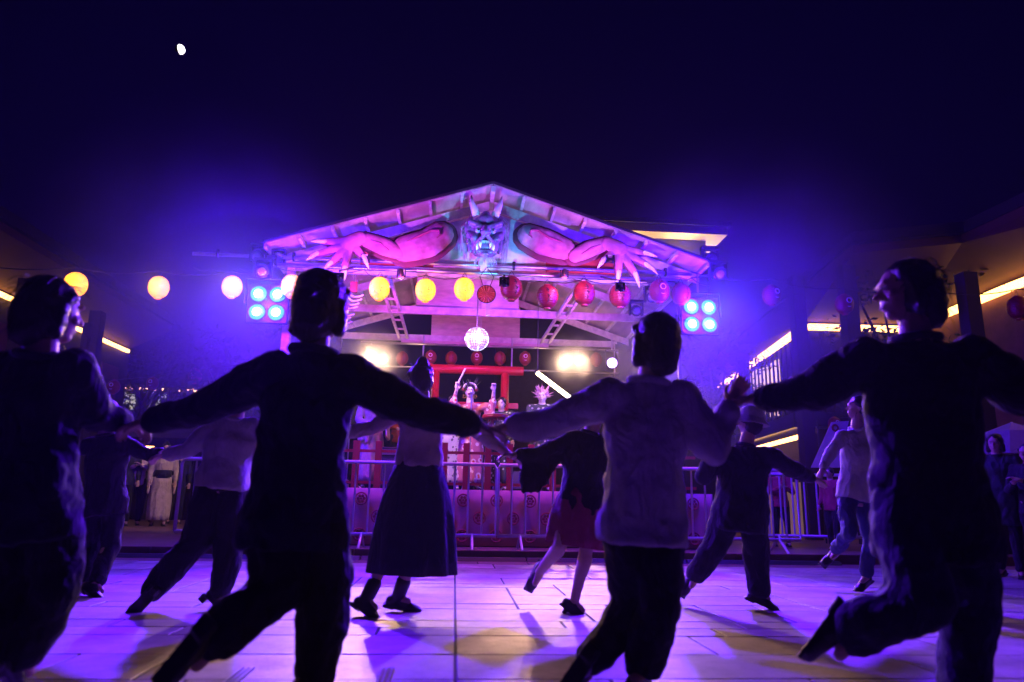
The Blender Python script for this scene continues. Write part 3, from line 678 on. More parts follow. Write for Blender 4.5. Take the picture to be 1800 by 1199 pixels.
def lantern(kind, u, v, Y, label, s_=1.0, rz=0, group='paper lanterns strung round the square'):
    p = at(u, v, Y)
    if kind in used: t = copy_to(L0[kind], p, label, rz, s_, group)
    else:
        used.add(kind); t = L0[kind]; t.location = p; t.rotation_euler = (0, 0, rz); t.scale = (s_,)*3; t['label'] = label; t['group'] = group
    return t
Gg = 'paper lanterns strung round the square'
lits = [(133, 500, 'pale', 'glowing yellow lantern farthest left on the wire'), (279, 505, 'pale', 'glowing yellow lantern second from the left on the wire'), (408, 504, 'pale', 'glowing whitish lantern just left of the left blinder'),
        (513, 503, 'pale', 'glowing whitish lantern between left blinder and a dark head'), (667, 507, 'lit', 'glowing yellow lantern below the left painted hand'), (748, 510, 'lit', 'glowing yellow lantern below the left painted elbow'), (816, 508, 'lit', 'glowing yellow lantern below the demon head, next to the fan')]
for i, (u, v, k, lb) in enumerate(lits):
    Y = 9.75 if i > 2 else 9.75
    t = lantern(k, u, v, Y, lb, .92 if i > 2 else (.94 if i == 0 else .86), rnd.uniform(-.4, .4)); p = t.location
    light('lantern_bulb', 'POINT', p, None, (1, .70, .12), .95, .03)
    light('lantern_glow', 'POINT', p+V((0, -.22, 0)), None, (1, .45, .12), 3, .1)
for (u, v, k, lb, s_) in ((899, 507, 'red', 'unlit red lantern just right of the folded fan', 1), (962, 522, 'red', 'unlit red lantern second right of the folded fan', 1), (1027, 516, 'red', 'unlit red lantern left of the long painted claws', 1),
        (1090, 520, 'red', 'unlit red lantern hanging under the longest painted claws', 1), (1159, 512, 'ring', 'unlit red lantern with white ring, beside the right blinder', .95), (1197, 517, 'red', 'unlit red lantern half hidden left of the right blinder', .9),
        (1356, 519, 'ring', 'unlit red lantern alone in the dark right of the right blinder', .85), (1484, 535, 'ring', 'unlit red lantern left of the tallest dancer face', .85), (1790, 541, 'ring', 'unlit red lantern cut by the right edge', 1.0)):
    lantern(k, u, v, 9.75, lb, s_, rnd.uniform(-.3, .3))
for i, (u, v, k, lb) in enumerate(((707, 630, 'red', 'small red lantern at the back, beside the left warm lamps'), (757, 628, 'ring', 'small red lantern over the left end of the torii lintel'), (793, 630, 'red', 'small red lantern over the torii, left of its centre'),
        (838, 629, 'ring', 'small red lantern with ring mark right below the glowing ball'), (879, 630, 'red', 'small red lantern over the right torii post'), (923, 630, 'ring', 'small red ringed lantern at the right end of the torii lintel'),
        (1048, 632, 'red', 'small red lantern right of the back right lamps'))):
    lantern(k, u, v, 14.25, lb, .78, 0)
for (u, v, Y, lb, s_) in ((268, 674, 18, 'small distant red lantern above the far building windows', .9), (343, 661, 15.5, 'small distant red lantern left of the dark tree', .9), (200, 680, 15, 'small distant red lantern above a dark dancer head', .8),
        (1405, 748, 16, 'small red lantern before the lower arcade of the slatted building', .85), (1467, 746, 14, 'small red lantern beside the pale slanted banner', .85)):
    lantern('ring', u, v, Y, lb, s_, 0)
def sag(u0_, v0, u1, v1, Y, d_):
    a = at(u0_, v0, Y); b = at(u1, v1, Y); return [a.lerp(b, i/8)-V((0, 0, d_*4*(i/8)*(1-i/8))) for i in range(9)]
pts = []
L_ = [(-60, 462), (133, 470), (279, 476), (408, 477), (470, 470)]
for i in range(4): pts += sag(*L_[i], *L_[i+1], 9.75, .06)[:-1]
pts.append(at(470, 470, 9.75))
tag(MB().tube(pts, .008, 6).build('lantern_wire', wire), 'sagging wire carrying glowing lanterns over the dancers on the left', 'wire')
pts = []
L_ = [(1215, 478), (1356, 490), (1484, 506), (1640, 512), (1790, 508), (1900, 500)]
for i in range(5): pts += sag(*L_[i], *L_[i+1], 9.75, .07)[:-1]
tag(MB().tube(pts, .008, 6).build('lantern_wire', wire), 'sagging wire carrying unlit red lanterns over the dancers on the right', 'wire')
pts = [at(130, 660, 14), at(200, 668, 15), at(268, 662, 18), at(343, 650, 15.5), at(430, 640, 14)]
tag(MB().tube(pts, .008, 5).build('lantern_wire', wire), 'thin wire with small distant lanterns above the far building windows', 'wire')
pts = [at(1340, 742, 18), at(1405, 738, 16), at(1467, 735, 14), at(1560, 730, 13)]
tag(MB().tube(pts, .008, 5).build('lantern_wire', wire), 'thin wire with small lanterns before the lower arcade', 'wire')

# ornaments hanging under the gable
p = at(855, 517, 9.72); t = empty('folding_fan', p, 'round folded red and gold fan hanging under the demon head', 'fan')
mb = MB(); n = 36; vs = [p]; 
for i in range(n): vs.append(p+V((.125*math.cos(i*2*math.pi/n), -.012*(i % 2)*2+.012, .125*math.sin(i*2*math.pi/n))))
mb.add(vs, [(0, 1+i, 1+(i+1) % n) for i in range(n)]); o = mb.build('pleats', mat('red_gold_paper', (.5, .10, .05), .4, var=.3, scale=14), t); o.modifiers.new('s', 'SOLIDIFY').thickness = .004
MB().torus(p, .129, .007, n=28, k=5).build('rim', black, t)
MB().tube([p+V((-.05, 0, .12)), p+V((-.1, 0, .26)), p+V((0, 0, .4)), p+V((.1, 0, .26)), p+V((.05, 0, .12))], .006, 5).build('cord', wire, t)
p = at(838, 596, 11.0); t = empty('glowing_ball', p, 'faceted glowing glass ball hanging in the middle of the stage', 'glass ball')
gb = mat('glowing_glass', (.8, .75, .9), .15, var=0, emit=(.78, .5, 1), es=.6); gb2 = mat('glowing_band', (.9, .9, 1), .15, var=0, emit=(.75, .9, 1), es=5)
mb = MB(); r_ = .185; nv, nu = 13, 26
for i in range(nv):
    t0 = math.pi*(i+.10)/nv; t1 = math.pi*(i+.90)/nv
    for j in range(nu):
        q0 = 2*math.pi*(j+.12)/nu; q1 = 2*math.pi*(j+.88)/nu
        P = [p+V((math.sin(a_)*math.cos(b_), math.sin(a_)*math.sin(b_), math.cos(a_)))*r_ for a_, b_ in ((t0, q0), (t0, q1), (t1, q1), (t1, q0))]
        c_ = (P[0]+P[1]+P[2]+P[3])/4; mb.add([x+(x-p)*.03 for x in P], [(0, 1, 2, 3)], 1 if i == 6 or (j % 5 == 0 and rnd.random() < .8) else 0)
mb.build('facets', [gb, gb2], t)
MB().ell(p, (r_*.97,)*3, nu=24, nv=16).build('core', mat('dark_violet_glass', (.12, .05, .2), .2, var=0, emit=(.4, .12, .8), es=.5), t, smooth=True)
MB().tube([p+V((0, 0, r_)), (p.x, p.y, 3.9)], .012, 6).build('rod', steel, t)
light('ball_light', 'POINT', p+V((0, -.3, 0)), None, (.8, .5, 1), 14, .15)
p = at(622, 505, 9.7); t = empty('paper_streamer', p, 'red paper ornament trailing white curled ribbons below the left painted hand', 'ornament')
MB().box(p+V((0, 0, .0)), (.1, .06, .16)).build('red_knot', red_p, t, bev=.01)
MB().tube([p+V((0, 0, .08)), p+V((0, 0, .2))], .004, 5).build('cord', wire, t)
for k, (dx, dz) in enumerate(((.05, -.14), (.03, -.2), (.0, -.26), (-.02, -.31), (-.06, -.42), (-.10, -.47), (-.08, -.53))):
    c = p+V((dx, 0, dz)); MB().tube([c+V((-.09, 0, .03)), c+V((-.03, -.03, -.01)), c+V((.03, -.02, 0)), c+V((.09, .0, .03))], .012, 6).build('ribbon', mat('glossy_white_ribbon', (.85, .82, .9), .3, var=0), t)

def cable(P, label, Y=9.78, r=.006):
    pts = []
    for i in range(len(P)-1): pts += [at(*P[i], Y).lerp(at(*P[i+1], Y), q/4)-V((0, 0, .10*(q/4)*(1-q/4)*2)) for q in range(4)]
    pts.append(at(*P[-1], Y)); tag(MB().tube(pts, r, 5).build('power_cable', wire), label, 'cable')
cable([(480, 468), (560, 476), (640, 474), (668, 486), (748, 484), (816, 486)], 'thin black cable drooping along the pipe over the glowing lanterns')
cable([(872, 482), (962, 494), (1027, 490), (1090, 496), (1159, 492), (1225, 486)], 'thin black cable drooping over the unlit red lanterns')
cable([(470, 476), (420, 470), (372, 472), (340, 468)], 'short black cable on the free left end of the pipe')
cable([(1232, 528), (1250, 500), (1215, 488), (1262, 470)], 'looped cable feeding the right blinder', Y=9.8, r=.008)
cable([(472, 508), (490, 488), (452, 478), (466, 462)], 'looped cable feeding the left blinder', Y=9.8, r=.008)

# ------------------------------------------------------------------ painted demon on the gable
skin_p = mat('painted_demon_skin', (.44, .15, .30), .75, var=.45, scale=5, bump=.12, bscale=10)
skin_d = mat('painted_dark_outline', (.12, .02, .05), .7, var=.1)
claw_m = mat('pale_claw', (.75, .85, .80), .4, var=.08)
def blob2d(segs, Y, yth, name, m_, par, vox=.012, grow=0.0, dy=0.0, disp=None):
    mb = MB()
    for (u0_, v0, u1, v1, r0_, r1) in segs:
        a = at(u0_, v0, Y); b = at(u1, v1, Y); k = Y/F*1.02
        mb.cap(a, b, r0_*k+grow, r1*k+grow, 16)
    for i in range(len(mb.v)): mb.v[i] = V((mb.v[i].x, Y+dy+(mb.v[i].y-Y)*yth, mb.v[i].z))
    return mb.build(name, m_, par, vox=vox, sm=3, disp=disp)
def demon_arm(side, segs_u, segs_f, hand, claws, label):
    Y = 9.66; t = empty('painted_demon_arm', at(*segs_u[0][:2], Y), label, 'demon arm')
    blob2d(segs_u, Y, .5, 'upper_arm', skin_p, t); blob2d(segs_u, Y, .12, 'upper_arm_backing', skin_d, t, grow=.07, dy=.09)
    blob2d(segs_f, Y-.05, .5, 'forearm', skin_p, t); blob2d(segs_f, Y-.05, .12, 'forearm_backing', skin_d, t, grow=.045, dy=.06)
    blob2d(hand, Y-.1, .6, 'hand', skin_p, t, vox=.009); blob2d(hand, Y-.1, .12, 'hand_backing', skin_d, t, grow=.022, dy=.04, vox=.009)
    for c in claws: 
        mb = MB(); a = at(c[0], c[1], Y-.12); b = at(c[2], c[3], Y-.14); mb.tube([a-(b-a)*.15, a, a.lerp(b, .5)+V((0, -.015, 0)), b], [.02, .037, .03, .004], 10); mb.build('claw', claw_m, t, smooth=True)
    # creased muscle line
    return t
tA = demon_arm(0, [(775, 412, 752, 428, 24, 26), (752, 428, 712, 438, 27, 25)], [(700, 444, 676, 434, 13, 17), (676, 434, 640, 420, 17, 13)],
    [(632, 418, 612, 428, 13, 15), (612, 424, 570, 424, 9, 6), (612, 430, 556, 446, 8, 5), (612, 432, 582, 462, 8, 5.5), (614, 432, 606, 470, 8, 5.5), (620, 430, 640, 452, 8, 5)],
    [(571, 424, 545, 424), (557, 445, 538, 458), (582, 461, 570, 474), (606, 470, 606, 492), (639, 450, 648, 472)], 'painted pink demon arm with clawed hand, left half of the gable')
tB = demon_arm(1, [(930, 414, 955, 425, 22, 25), (955, 425, 992, 438, 26, 21)], [(1010, 450, 1036, 438, 13, 16), (1036, 438, 1066, 428, 16, 13)],
    [(1070, 428, 1090, 438, 13, 15), (1092, 436, 1134, 444, 8, 5.5), (1092, 440, 1136, 464, 8, 5.5), (1092, 444, 1116, 480, 8, 6), (1088, 444, 1088, 478, 8, 6), (1082, 440, 1062, 456, 8, 5)],
    [(1134, 444, 1156, 452), (1136, 464, 1156, 482), (1117, 481, 1124, 506), (1088, 478, 1084, 502), (1062, 455, 1050, 472)], 'painted pink demon arm with clawed hand, right half of the gable')
for (pts_, tt) in ((((716, 424), (738, 414), (758, 405), (772, 405), (773, 412), (768, 418)), tA), (((990, 426), (966, 418), (946, 405), (933, 405), (931, 412), (936, 418)), tB), (((652, 422), (668, 428), (684, 440)), tA), (((1056, 430), (1040, 436), (1022, 447)), tB)):
    P = [at(a, b, 9.55) for a, b in pts_]
    MB().tube(P, [.006]+[.018]*(len(P)-2)+[.006], 6).build('crease', mat('painted_crease', (.32, .04, .14), .7, var=0), tt)

hm_ = mat('demon_mask_resin', (.17, .10, .24), .32, var=.35, scale=9, bump=.5, bscale=22)
horn_m = mat('bone_horn', (.62, .50, .55), .4, var=.15)
hair_m = mat('coarse_violet_hair', (.35, .25, .42), .7, var=.3, scale=20)
K = 9.5/F*1.02; C = at(853, 412, 9.5)
def dm(x, y_, z): return C+V((x*K, y_, -z*K))     # picture-like units on the mask, up is -z
t = empty('demon_mask', C+V((0, .2, 0)), 'big horned violet demon mask with bared fangs at the gable centre', 'demon mask')
mb = MB()
mb.ell(dm(0, .12, 0), (34*K, .2, 42*K), nu=24, nv=16)
mb.ell(dm(0, .06, 22), (26*K, .17, 20*K)); mb.ell(dm(0, -.02, -25), (15*K, .1, 14*K)); mb.ell(dm(0, 0.0, -36), (9*K, .08, 9*K))
for sg in (-1, 1):
    mb.cap(dm(sg*5, -.12, -8), dm(sg*26, -.04, -20), .035, .05); mb.cap(dm(sg*4, -.13, -2), dm(sg*14, -.10, -10), .03, .035)
    mb.cap(dm(sg*20, -.05, 8), dm(sg*30, .02, -2), .05, .035); mb.ell(dm(sg*20, -.07, 12), (8*K, .06, 7*K)); mb.ell(dm(sg*5, -.19, 6), (4.5*K, .05, 4*K))
    mb.cap(dm(sg*4, -.17, 12), dm(sg*16, -.08, 22), .03, .03); mb.cap(dm(sg*17, -.05, 20), dm(sg*18, -.02, 36), .035, .03); mb.cap(dm(sg*30, .06, 2), dm(sg*26, .03, 32), .045, .03)
    mb.ell(dm(sg*30, .08, -12), (9*K, .08, 13*K)); mb.cap(dm(sg*7, -.07, -30), dm(sg*14, -.05, -18), .025, .03)
mb.cap(dm(0, -.16, -6), dm(0, -.22, 6), .04, .045); mb.cap(dm(-12, -.10, 38), dm(12, -.10, 38), .035, .035); mb.ell(dm(0, -.10, 44), (9*K, .07, 5*K))
r3 = random.Random(4)
for i in range(46):
    q = r3.uniform(0, 6.28); rr = r3.uniform(.35, 1)**.5; x = math.cos(q)*31*rr; z = math.sin(q)*39*rr
    if -16 < x < 16 and 14 < z < 34: continue
    mb.cap(dm(x, -.04+.13*rr*rr, z), dm(x+r3.uniform(-7, 7), -.06+.13*rr*rr, z+r3.uniform(-6, 6)), r3.uniform(.012, .024), r3.uniform(.01, .018), 8)
mb.build('face', hm_, t, vox=.010, sm=1)
MB().ell(dm(0, -.055, 27), (14*K, .03, 9*K)).build('mouth', mat('dark_mouth', (.03, .005, .02), .5, var=0), t, smooth=True)
for sg in (-1, 1):
    MB().ell(dm(sg*14, -.105, -2), (5.2*K, .04, 5.2*K)).build('eye', mat('glossy_eye', (.35, .35, .5), .08, var=.2), t, smooth=True)
    MB().ell(dm(sg*13.6, -.142, -1.6), (1.8*K, .012, 1.8*K)).build('pupil', ink, t, smooth=True)
    MB().tube([dm(sg*17, .0, -36), dm(sg*21, -.03, -46), dm(sg*26, -.05, -57), dm(sg*29 if sg > 0 else sg*28, -.05, -73)], [.06, .055, .038, .004], 12).build('horn', horn_m, t, smooth=True)
    MB().tube([dm(sg*9, -.13, 20), dm(sg*9.5, -.16, 27), dm(sg*8, -.15, 34)], [.025, .022, .003], 8).build('fang', claw_m, t, smooth=True)
    MB().tube([dm(sg*14, -.10, 36), dm(sg*15, -.13, 28), dm(sg*13.5, -.12, 21)], [.02, .018, .003], 8).build('fang', claw_m, t, smooth=True)
    MB().torus(dm(sg*33, .02, 14), 4.5*K, .006, ax=(.4, 1, 0)).build('ear_ring', steel, t)
    for k in range(5): MB().tube([dm(sg*(1.3+2.4*k*.8), -.135, 19), dm(sg*(1.3+2.4*k*.8), -.145, 24)], [.011, .004], 6).build('tooth', claw_m, t)
mb = MB()
for sg in (-1, 1):
    for k in range(70):
        a0 = r3.uniform(-34, 2); x0 = sg*(29+r3.uniform(-3, 4)); x1 = sg*(33+r3.uniform(0, 12)); L_ = r3.uniform(14, 48)
        y0 = r3.uniform(.05, .2)
        mb.tube([dm(x0*.9, y0, a0-8), dm(x1, y0-.02, a0+L_*.4), dm(x1-sg*r3.uniform(0, 6), y0, min(58, a0+L_+10))], [.008, .007, .002], 4)
for k in range(30):
    x0 = r3.uniform(-22, 22); mb.tube([dm(x0*.7, 0, 44), dm(x0, 0, 52), dm(x0*1.1, .02, 56+r3.uniform(0, 6))], [.009, .007, .002], 4)
mb.build('hair', hair_m, t)
MB().box(C+V((0, .34, -.05)), (.10, .12, .9)).build('mount', white_wood, t)

# ------------------------------------------------------------------ barriers and props
bar_m = mat('galvanised_barrier', (.60, .52, .55), .45, .25, var=.1)
def barrier():
    t = empty('crowd_barrier', (0, 0, 0)); t['category'] = 'barrier'
    MB().tube([(-1, 0, .18), (-1, 0, 1.02), (-.97, 0, 1.08), (.97, 0, 1.08), (1, 0, 1.02), (1, 0, .18), (-1, 0, .18)], .024, 8).build('frame', bar_m, t, smooth=True)
    for k in range(1, 11): MB().tube([(-1+k*.1818, 0, .185), (-1+k*.1818, 0, 1.075)], .0135, 6).build('bar', bar_m, t)
    for x in (-.7, .7): MB().tube([(x, -.28, .015), (x, -.26, .03), (x, 0, .19), (x, .26, .03), (x, .28, .015)], .017, 6).build('foot', bar_m, t)
    return t
b0 = barrier(); GB = 'steel crowd barriers round the stage'
lab = ['steel crowd barrier left of the skirted dancer, before the stage cloth', 'steel crowd barrier behind the skirted dancer and the stage centre', 'steel crowd barrier before the right end of the stage cloth', 'steel crowd barrier behind the leftmost trousered dancers']
xs = [at(590, 985, 9.45).x+1.0, at(590, 985, 9.45).x+3.02, at(590, 985, 9.45).x+5.06, at(590, 985, 9.45).x-1.03]
for i in range(4):
    p = (xs[i], 9.46+(.04 if i % 2 else 0), .10)
    if i == 0: b0.location = p; b0['label'] = lab[0]; b0['group'] = GB
    else: copy_to(b0, p, lab[i], rz=R(rnd.uniform(-2, 2)), group=GB)
a = onz(1352, 962, .1); b = onz(1478, 952, .1)
c_ = (a+b)/2
copy_to(b0, (a.x+.75, a.y-.3, .1), 'steel crowd barrier right of the stage, next to a dark capped dancer', rz=R(-6), group=GB)
copy_to(b0, (a.x+2.72, a.y-.75, .1), 'steel crowd barrier right of the stage, behind the white shirted runner', rz=R(-16), group=GB)
p = at(1400, 890, 12.6); MB_ = MB().box2((p.x-.35, 13.4, .12), (p.x+.5, 13.45, 1.15)).build('lit_poster', mat('gold_poster', (.5, .3, .12), .6, var=.7, scale=9, stretch=(1, 1, .15), emit=(1, .55, .2), es=.12))
tag(MB_, 'gold streaked backlit board glimpsed between the right barrier bars', 'board')
p = at(1445, 790, 12.0); t = empty('banner', (p.x, 12, .1), 'pale slanted banner with a red ring, above the right barrier', 'banner')
P = [at(1426, 822, 12), at(1478, 822, 12), at(1492, 740, 12), at(1462, 742, 12)]
MB().prism(P, (0, .02, 0)).build('cloth', mat('pale_banner', (.6, .5, .52), .8), t)
q = at(1468, 752, 11.97); MB().torus(q, .05, .018, n=20, k=5).build('ring_mark', red_p, t)
MB().tube([(P[0].x+.2, 12.05, .1), (P[0].x+.2, 12.05, P[2].z)], .015).build('pole', black, t)
# beige umbrella right edge
p = at(1775, 800, 8.6); t = empty('parasol', (p.x, p.y, .0), 'beige panelled parasol at the right edge beside dark spectators', 'parasol')
bz = mat('beige_canvas', (.42, .30, .26), .8, var=.08); top = at(1778, 742, 8.6)
mb = MB(); n = 8; R_ = .55
for k in range(n):
    a_ = 2*math.pi*k/n; b_ = 2*math.pi*(k+1)/n; e0 = top+V((R_*math.cos(a_), R_*math.sin(a_), -.42)); e1 = top+V((R_*math.cos(b_), R_*math.sin(b_), -.42))
    m0 = top+V((R_*.6*math.cos(a_), R_*.6*math.sin(a_), -.13)); m1 = top+V((R_*.6*math.cos(b_), R_*.6*math.sin(b_), -.13))
    o = MB().add([top, m0, m1, e0, e1], [(0, 1, 2), (1, 3, 4, 2)]).build('canvas_panel', bz if k % 2 else mat('grey_canvas', (.22, .19, .2), .8), t); o.modifiers.new('s', 'SOLIDIFY').thickness = .004
MB().tube([(top.x, top.y, 0), top], .014).build('pole', steel, t)

# festival stall with lit strips behind the left spectators
p = at(250, 785, 19); t = empty('festival_stall', (p.x, 19, .1), 'dim festival stall with two short warm light strips, left background', 'stall')
zt_ = p.z+.15; cv_ = mat('dark_canvas', (.05, .03, .06), .9)
MB().prism([(p.x-1.6, 18.2, zt_), (p.x+1.6, 18.2, zt_), (p.x+1.6, 19.4, zt_+.45), (p.x-1.6, 19.4, zt_+.45)], (0, 0, .03)).build('canopy', cv_, t)
for x in (-1.55, 1.55):
    for y_ in (18.3, 19.3): MB().tube([(p.x+x, y_, .1), (p.x+x, y_, zt_+(.0 if y_ < 19 else .38))], .02, 6).build('pole', black, t)
MB().box2((p.x-1.4, 18.5, .1), (p.x+1.4, 19.1, .95)).build('counter', bwall, t)
for (u, v) in ((238, 783), (261, 786)):
    q = at(u, v, 18.25); MB().box(q, (.26, .04, .05)).build('light_strip', strip_m, t)
parcan(560, 520, 12.4, .07, 'small added warm lamp on the left side of the stage frame turned to the spectators', (-5.9, 15.4, .9), (1, .62, .46), 420, lens_w, 60, .35)  # added fill lamp, brightens the spectators from the front
p = at(110, 830, 8.3); t = empty('hand_lamp', p, 'small glaring white lamp held low between the two leftmost dancers', 'lamp')
MB().ell(p, (.045, .03, .03), nu=12, nv=8).build('lens', mat('white_lamp', (1, 1, 1), .3, var=0, emit=(.75, .75, 1), es=9), t, smooth=True)
MB().tube([p+V((.0, .03, 0)), p+V((.02, .16, -.03))], .03, 10).build('body', black, t); MB().tube([p+V((.02, .12, -.03)), (p.x+.02, p.y+.12, .005)], .012, 6).build('stand', black, t)

# stage equipment
def drum(c, r, h, label, m_):
    t = empty('drum', c, label, 'drum')
    MB().lathe(c, [(r*.9, 0), (r*1.03, h*.5), (r*.9, h)], 24).build('shell', m_, t, smooth=True)
    MB().lathe(V(c)+V((0, 0, h+.002)), [(r*.92, 0), (r*.92, .012)], 24).build('skin', mat('drum_skin', (.7, .6, .5), .5), t)
    MB().torus(V(c)+V((0, 0, h)), r*.93, .012, ax=(0, 0, 1)).build('hoop', redrail, t)
    for k in range(3):
        q = 2.1*k+.5; MB().tube([V(c)+V((r*.7*math.cos(q), r*.7*math.sin(q), .05)), V((c[0]+r*1.1*math.cos(q), c[1]+r*1.1*math.sin(q), SZ))], .013, 6).build('leg', black, t)
p = at(872, 731, 10.75); drum((p.x, 10.75, p.z-.05), .21, .05, 'flat drum in front of the singer raised fist', vermil)
p = at(682, 840, 11); t = empty('amplifier', (p.x, 11, SZ), 'black amplifier with a silver panel left on the stage deck', 'amplifier')
MB().box2((p.x-.2, 10.9, SZ+.002), (p.x+.22, 11.2, SZ+.62)).build('cabinet', blackplastic, t, bev=.01)
MB().box2((p.x-.17, 10.885, SZ+.5), (p.x+.19, 10.899, SZ+.58)).build('control_panel', steel, t)
MB().box2((p.x-.17, 10.885, SZ+.05), (p.x+.19, 10.899, SZ+.45)).build('grille', mat('speaker_grille', (.05, .05, .06), .7, bump=.4, bscale=200), t)
def micstand(u, v, Y, label):
    p = at(u, v, Y); t = empty('microphone_stand', (p.x, p.y, SZ), label, 'microphone stand')
    MB().tube([(p.x, p.y, SZ+.02), (p.x, p.y, p.z)], .009, 8).build('pole', steel, t)
    for k in range(3): MB().tube([(p.x, p.y, SZ+.12), (p.x+.22*math.cos(2.1*k), p.y+.22*math.sin(2.1*k), SZ+.01)], .008, 6).build('leg', steel, t)
    MB().ell((p.x, p.y, p.z+.02), (.024, .024, .034)).build('microphone', mat('silver_mesh', (.6, .6, .62), .3, .8), t, smooth=True)
micstand(829, 692, 10.72, 'microphone stand before the singer with raised arms')
micstand(617, 720, 10.8, 'microphone stand left on stage beside the pale robed player')
micstand(893, 780, 10.9, 'low microphone stand right of the flat drum')
for (xx, yy2, lb) in ((SX-2.5, 9.95, 'black stage wedge speaker by the left post'), (1.05, 10.75, 'black stage wedge speaker on the deck below the drum')):
    t = empty('floor_monitor', (xx, yy2+.05, SZ), lb, 'speaker')
    z0 = SZ+.002 if yy2 > 10 else .101
    if yy2 < 10: z0 = .101; yy2 = 9.7
    MB().prism([(xx-.25, yy2, z0), (xx-.25, yy2+.3, z0), (xx-.25, yy2+.3, z0+.3), (xx-.25, yy2+.12, z0+.3)], (.5, 0, 0)).build('cabinet', blackplastic, t)
    MB().beam((xx, yy2-.006+.01, z0+.03), (xx, yy2+.105, z0+.28), .44, .01, up=(0, -1, .4)).build('grille', mat('speaker_grille', (.05, .05, .06), .7), t)

# ------------------------------------------------------------------ people
skinm = mat('skin', (.52, .33, .25), .5, var=.06, scale=30)
hairm = mat('black_hair', (.016, .012, .012), .35, var=.3, scale=60, bump=.35, bscale=160, stretch=(1, 1, .2))
eyew = mat('eye_white', (.7, .68, .65), .2, var=0); iris = mat('dark_iris', (.02, .012, .01), .1, var=0)
def cl(name, c, r=.85, v=.16):
    m = mat('cloth_'+name, c, r, var=v, scale=11, bump=.3, bscale=120, sheen=.04); nt = m.node_tree; N = nt.nodes; b = N['Principled BSDF']   # weave, then creases
    tc = N.new('ShaderNodeTexCoord'); n = N.new('ShaderNodeTexNoise'); n.inputs['Scale'].default_value = 7; n.inputs['Detail'].default_value = 3; n.inputs['Distortion'].default_value = 1.6
    mp = N.new('ShaderNodeMapping'); mp.inputs['Scale'].default_value = (1, 1, .55); mp.inputs['Rotation'].default_value = (.3, .5, .2)
    bp = N.new('ShaderNodeBump'); bp.inputs['Strength'].default_value = .9; bp.inputs['Distance'].default_value = .045
    old = b.inputs['Normal'].links[0].from_node
    nt.links.new(tc.outputs['Object'], mp.inputs[0]); nt.links.new(mp.outputs[0], n.inputs['Vector']); nt.links.new(n.outputs['Fac'], bp.inputs['Height']); nt.links.new(bp.outputs[0], old.inputs['Normal'])
    return m
def shoe_m(): return mat('black_shoe_leather', (.015, .013, .013), .35, var=.1)

def frame(fwd, up):
    up = up.normalized(); f = (fwd-up*fwd.dot(up)).normalized(); r_ = f.cross(up).normalized()
    return r_, f, up                      # right, forward, up
def hand(mb, w_, d, n, s, curl=.5, spread=.10, thumb=1, vox=.01):
    """palm, four unequal bent fingers and a thumb; d along the hand, n out of the palm"""
    d = d.normalized(); n = (n-d*n.dot(d)).normalized(); a = d.cross(n).normalized()
    fr = Matrix((a, d, n)).transposed()
    mb.ell(w_+d*.045*s, (.040*s, .056*s, .018*s), fr, 12, 8)
    mb.cap(w_-d*.03*s, w_+d*.02*s, .026*s, .024*s, 10)
    for k, (off, L) in enumerate(((-.031, .066), (-.0105, .076), (.0105, .072), (.031, .056))):
        p = w_+d*.085*s+a*off*s; dd = (d+a*(off*spread*30)*.35).normalized(); ang = curl*.55; r_ = .0088*s
        for j, q in enumerate((.42, .32, .26)):
            dd2 = (dd*math.cos(ang*(j+.6))+n*math.sin(ang*(j+.6))).normalized(); e = p+dd2*L*q*s*1.05
            mb.cap(p, e, r_*(1-.1*j), r_*(.92-.1*j), 8); p = e
    p = w_+d*.02*s-a*thumb*.034*s; e = p+(d*.55-a*thumb*.7+n*.45*curl).normalized()*.036*s; mb.cap(p-d*.005, e, .0125*s, .0105*s, 8)
    e2 = e+(d*.9-a*thumb*.15+n*.6*curl).normalized()*.030*s; mb.cap(e, e2, .0105*s, .0085*s, 8)

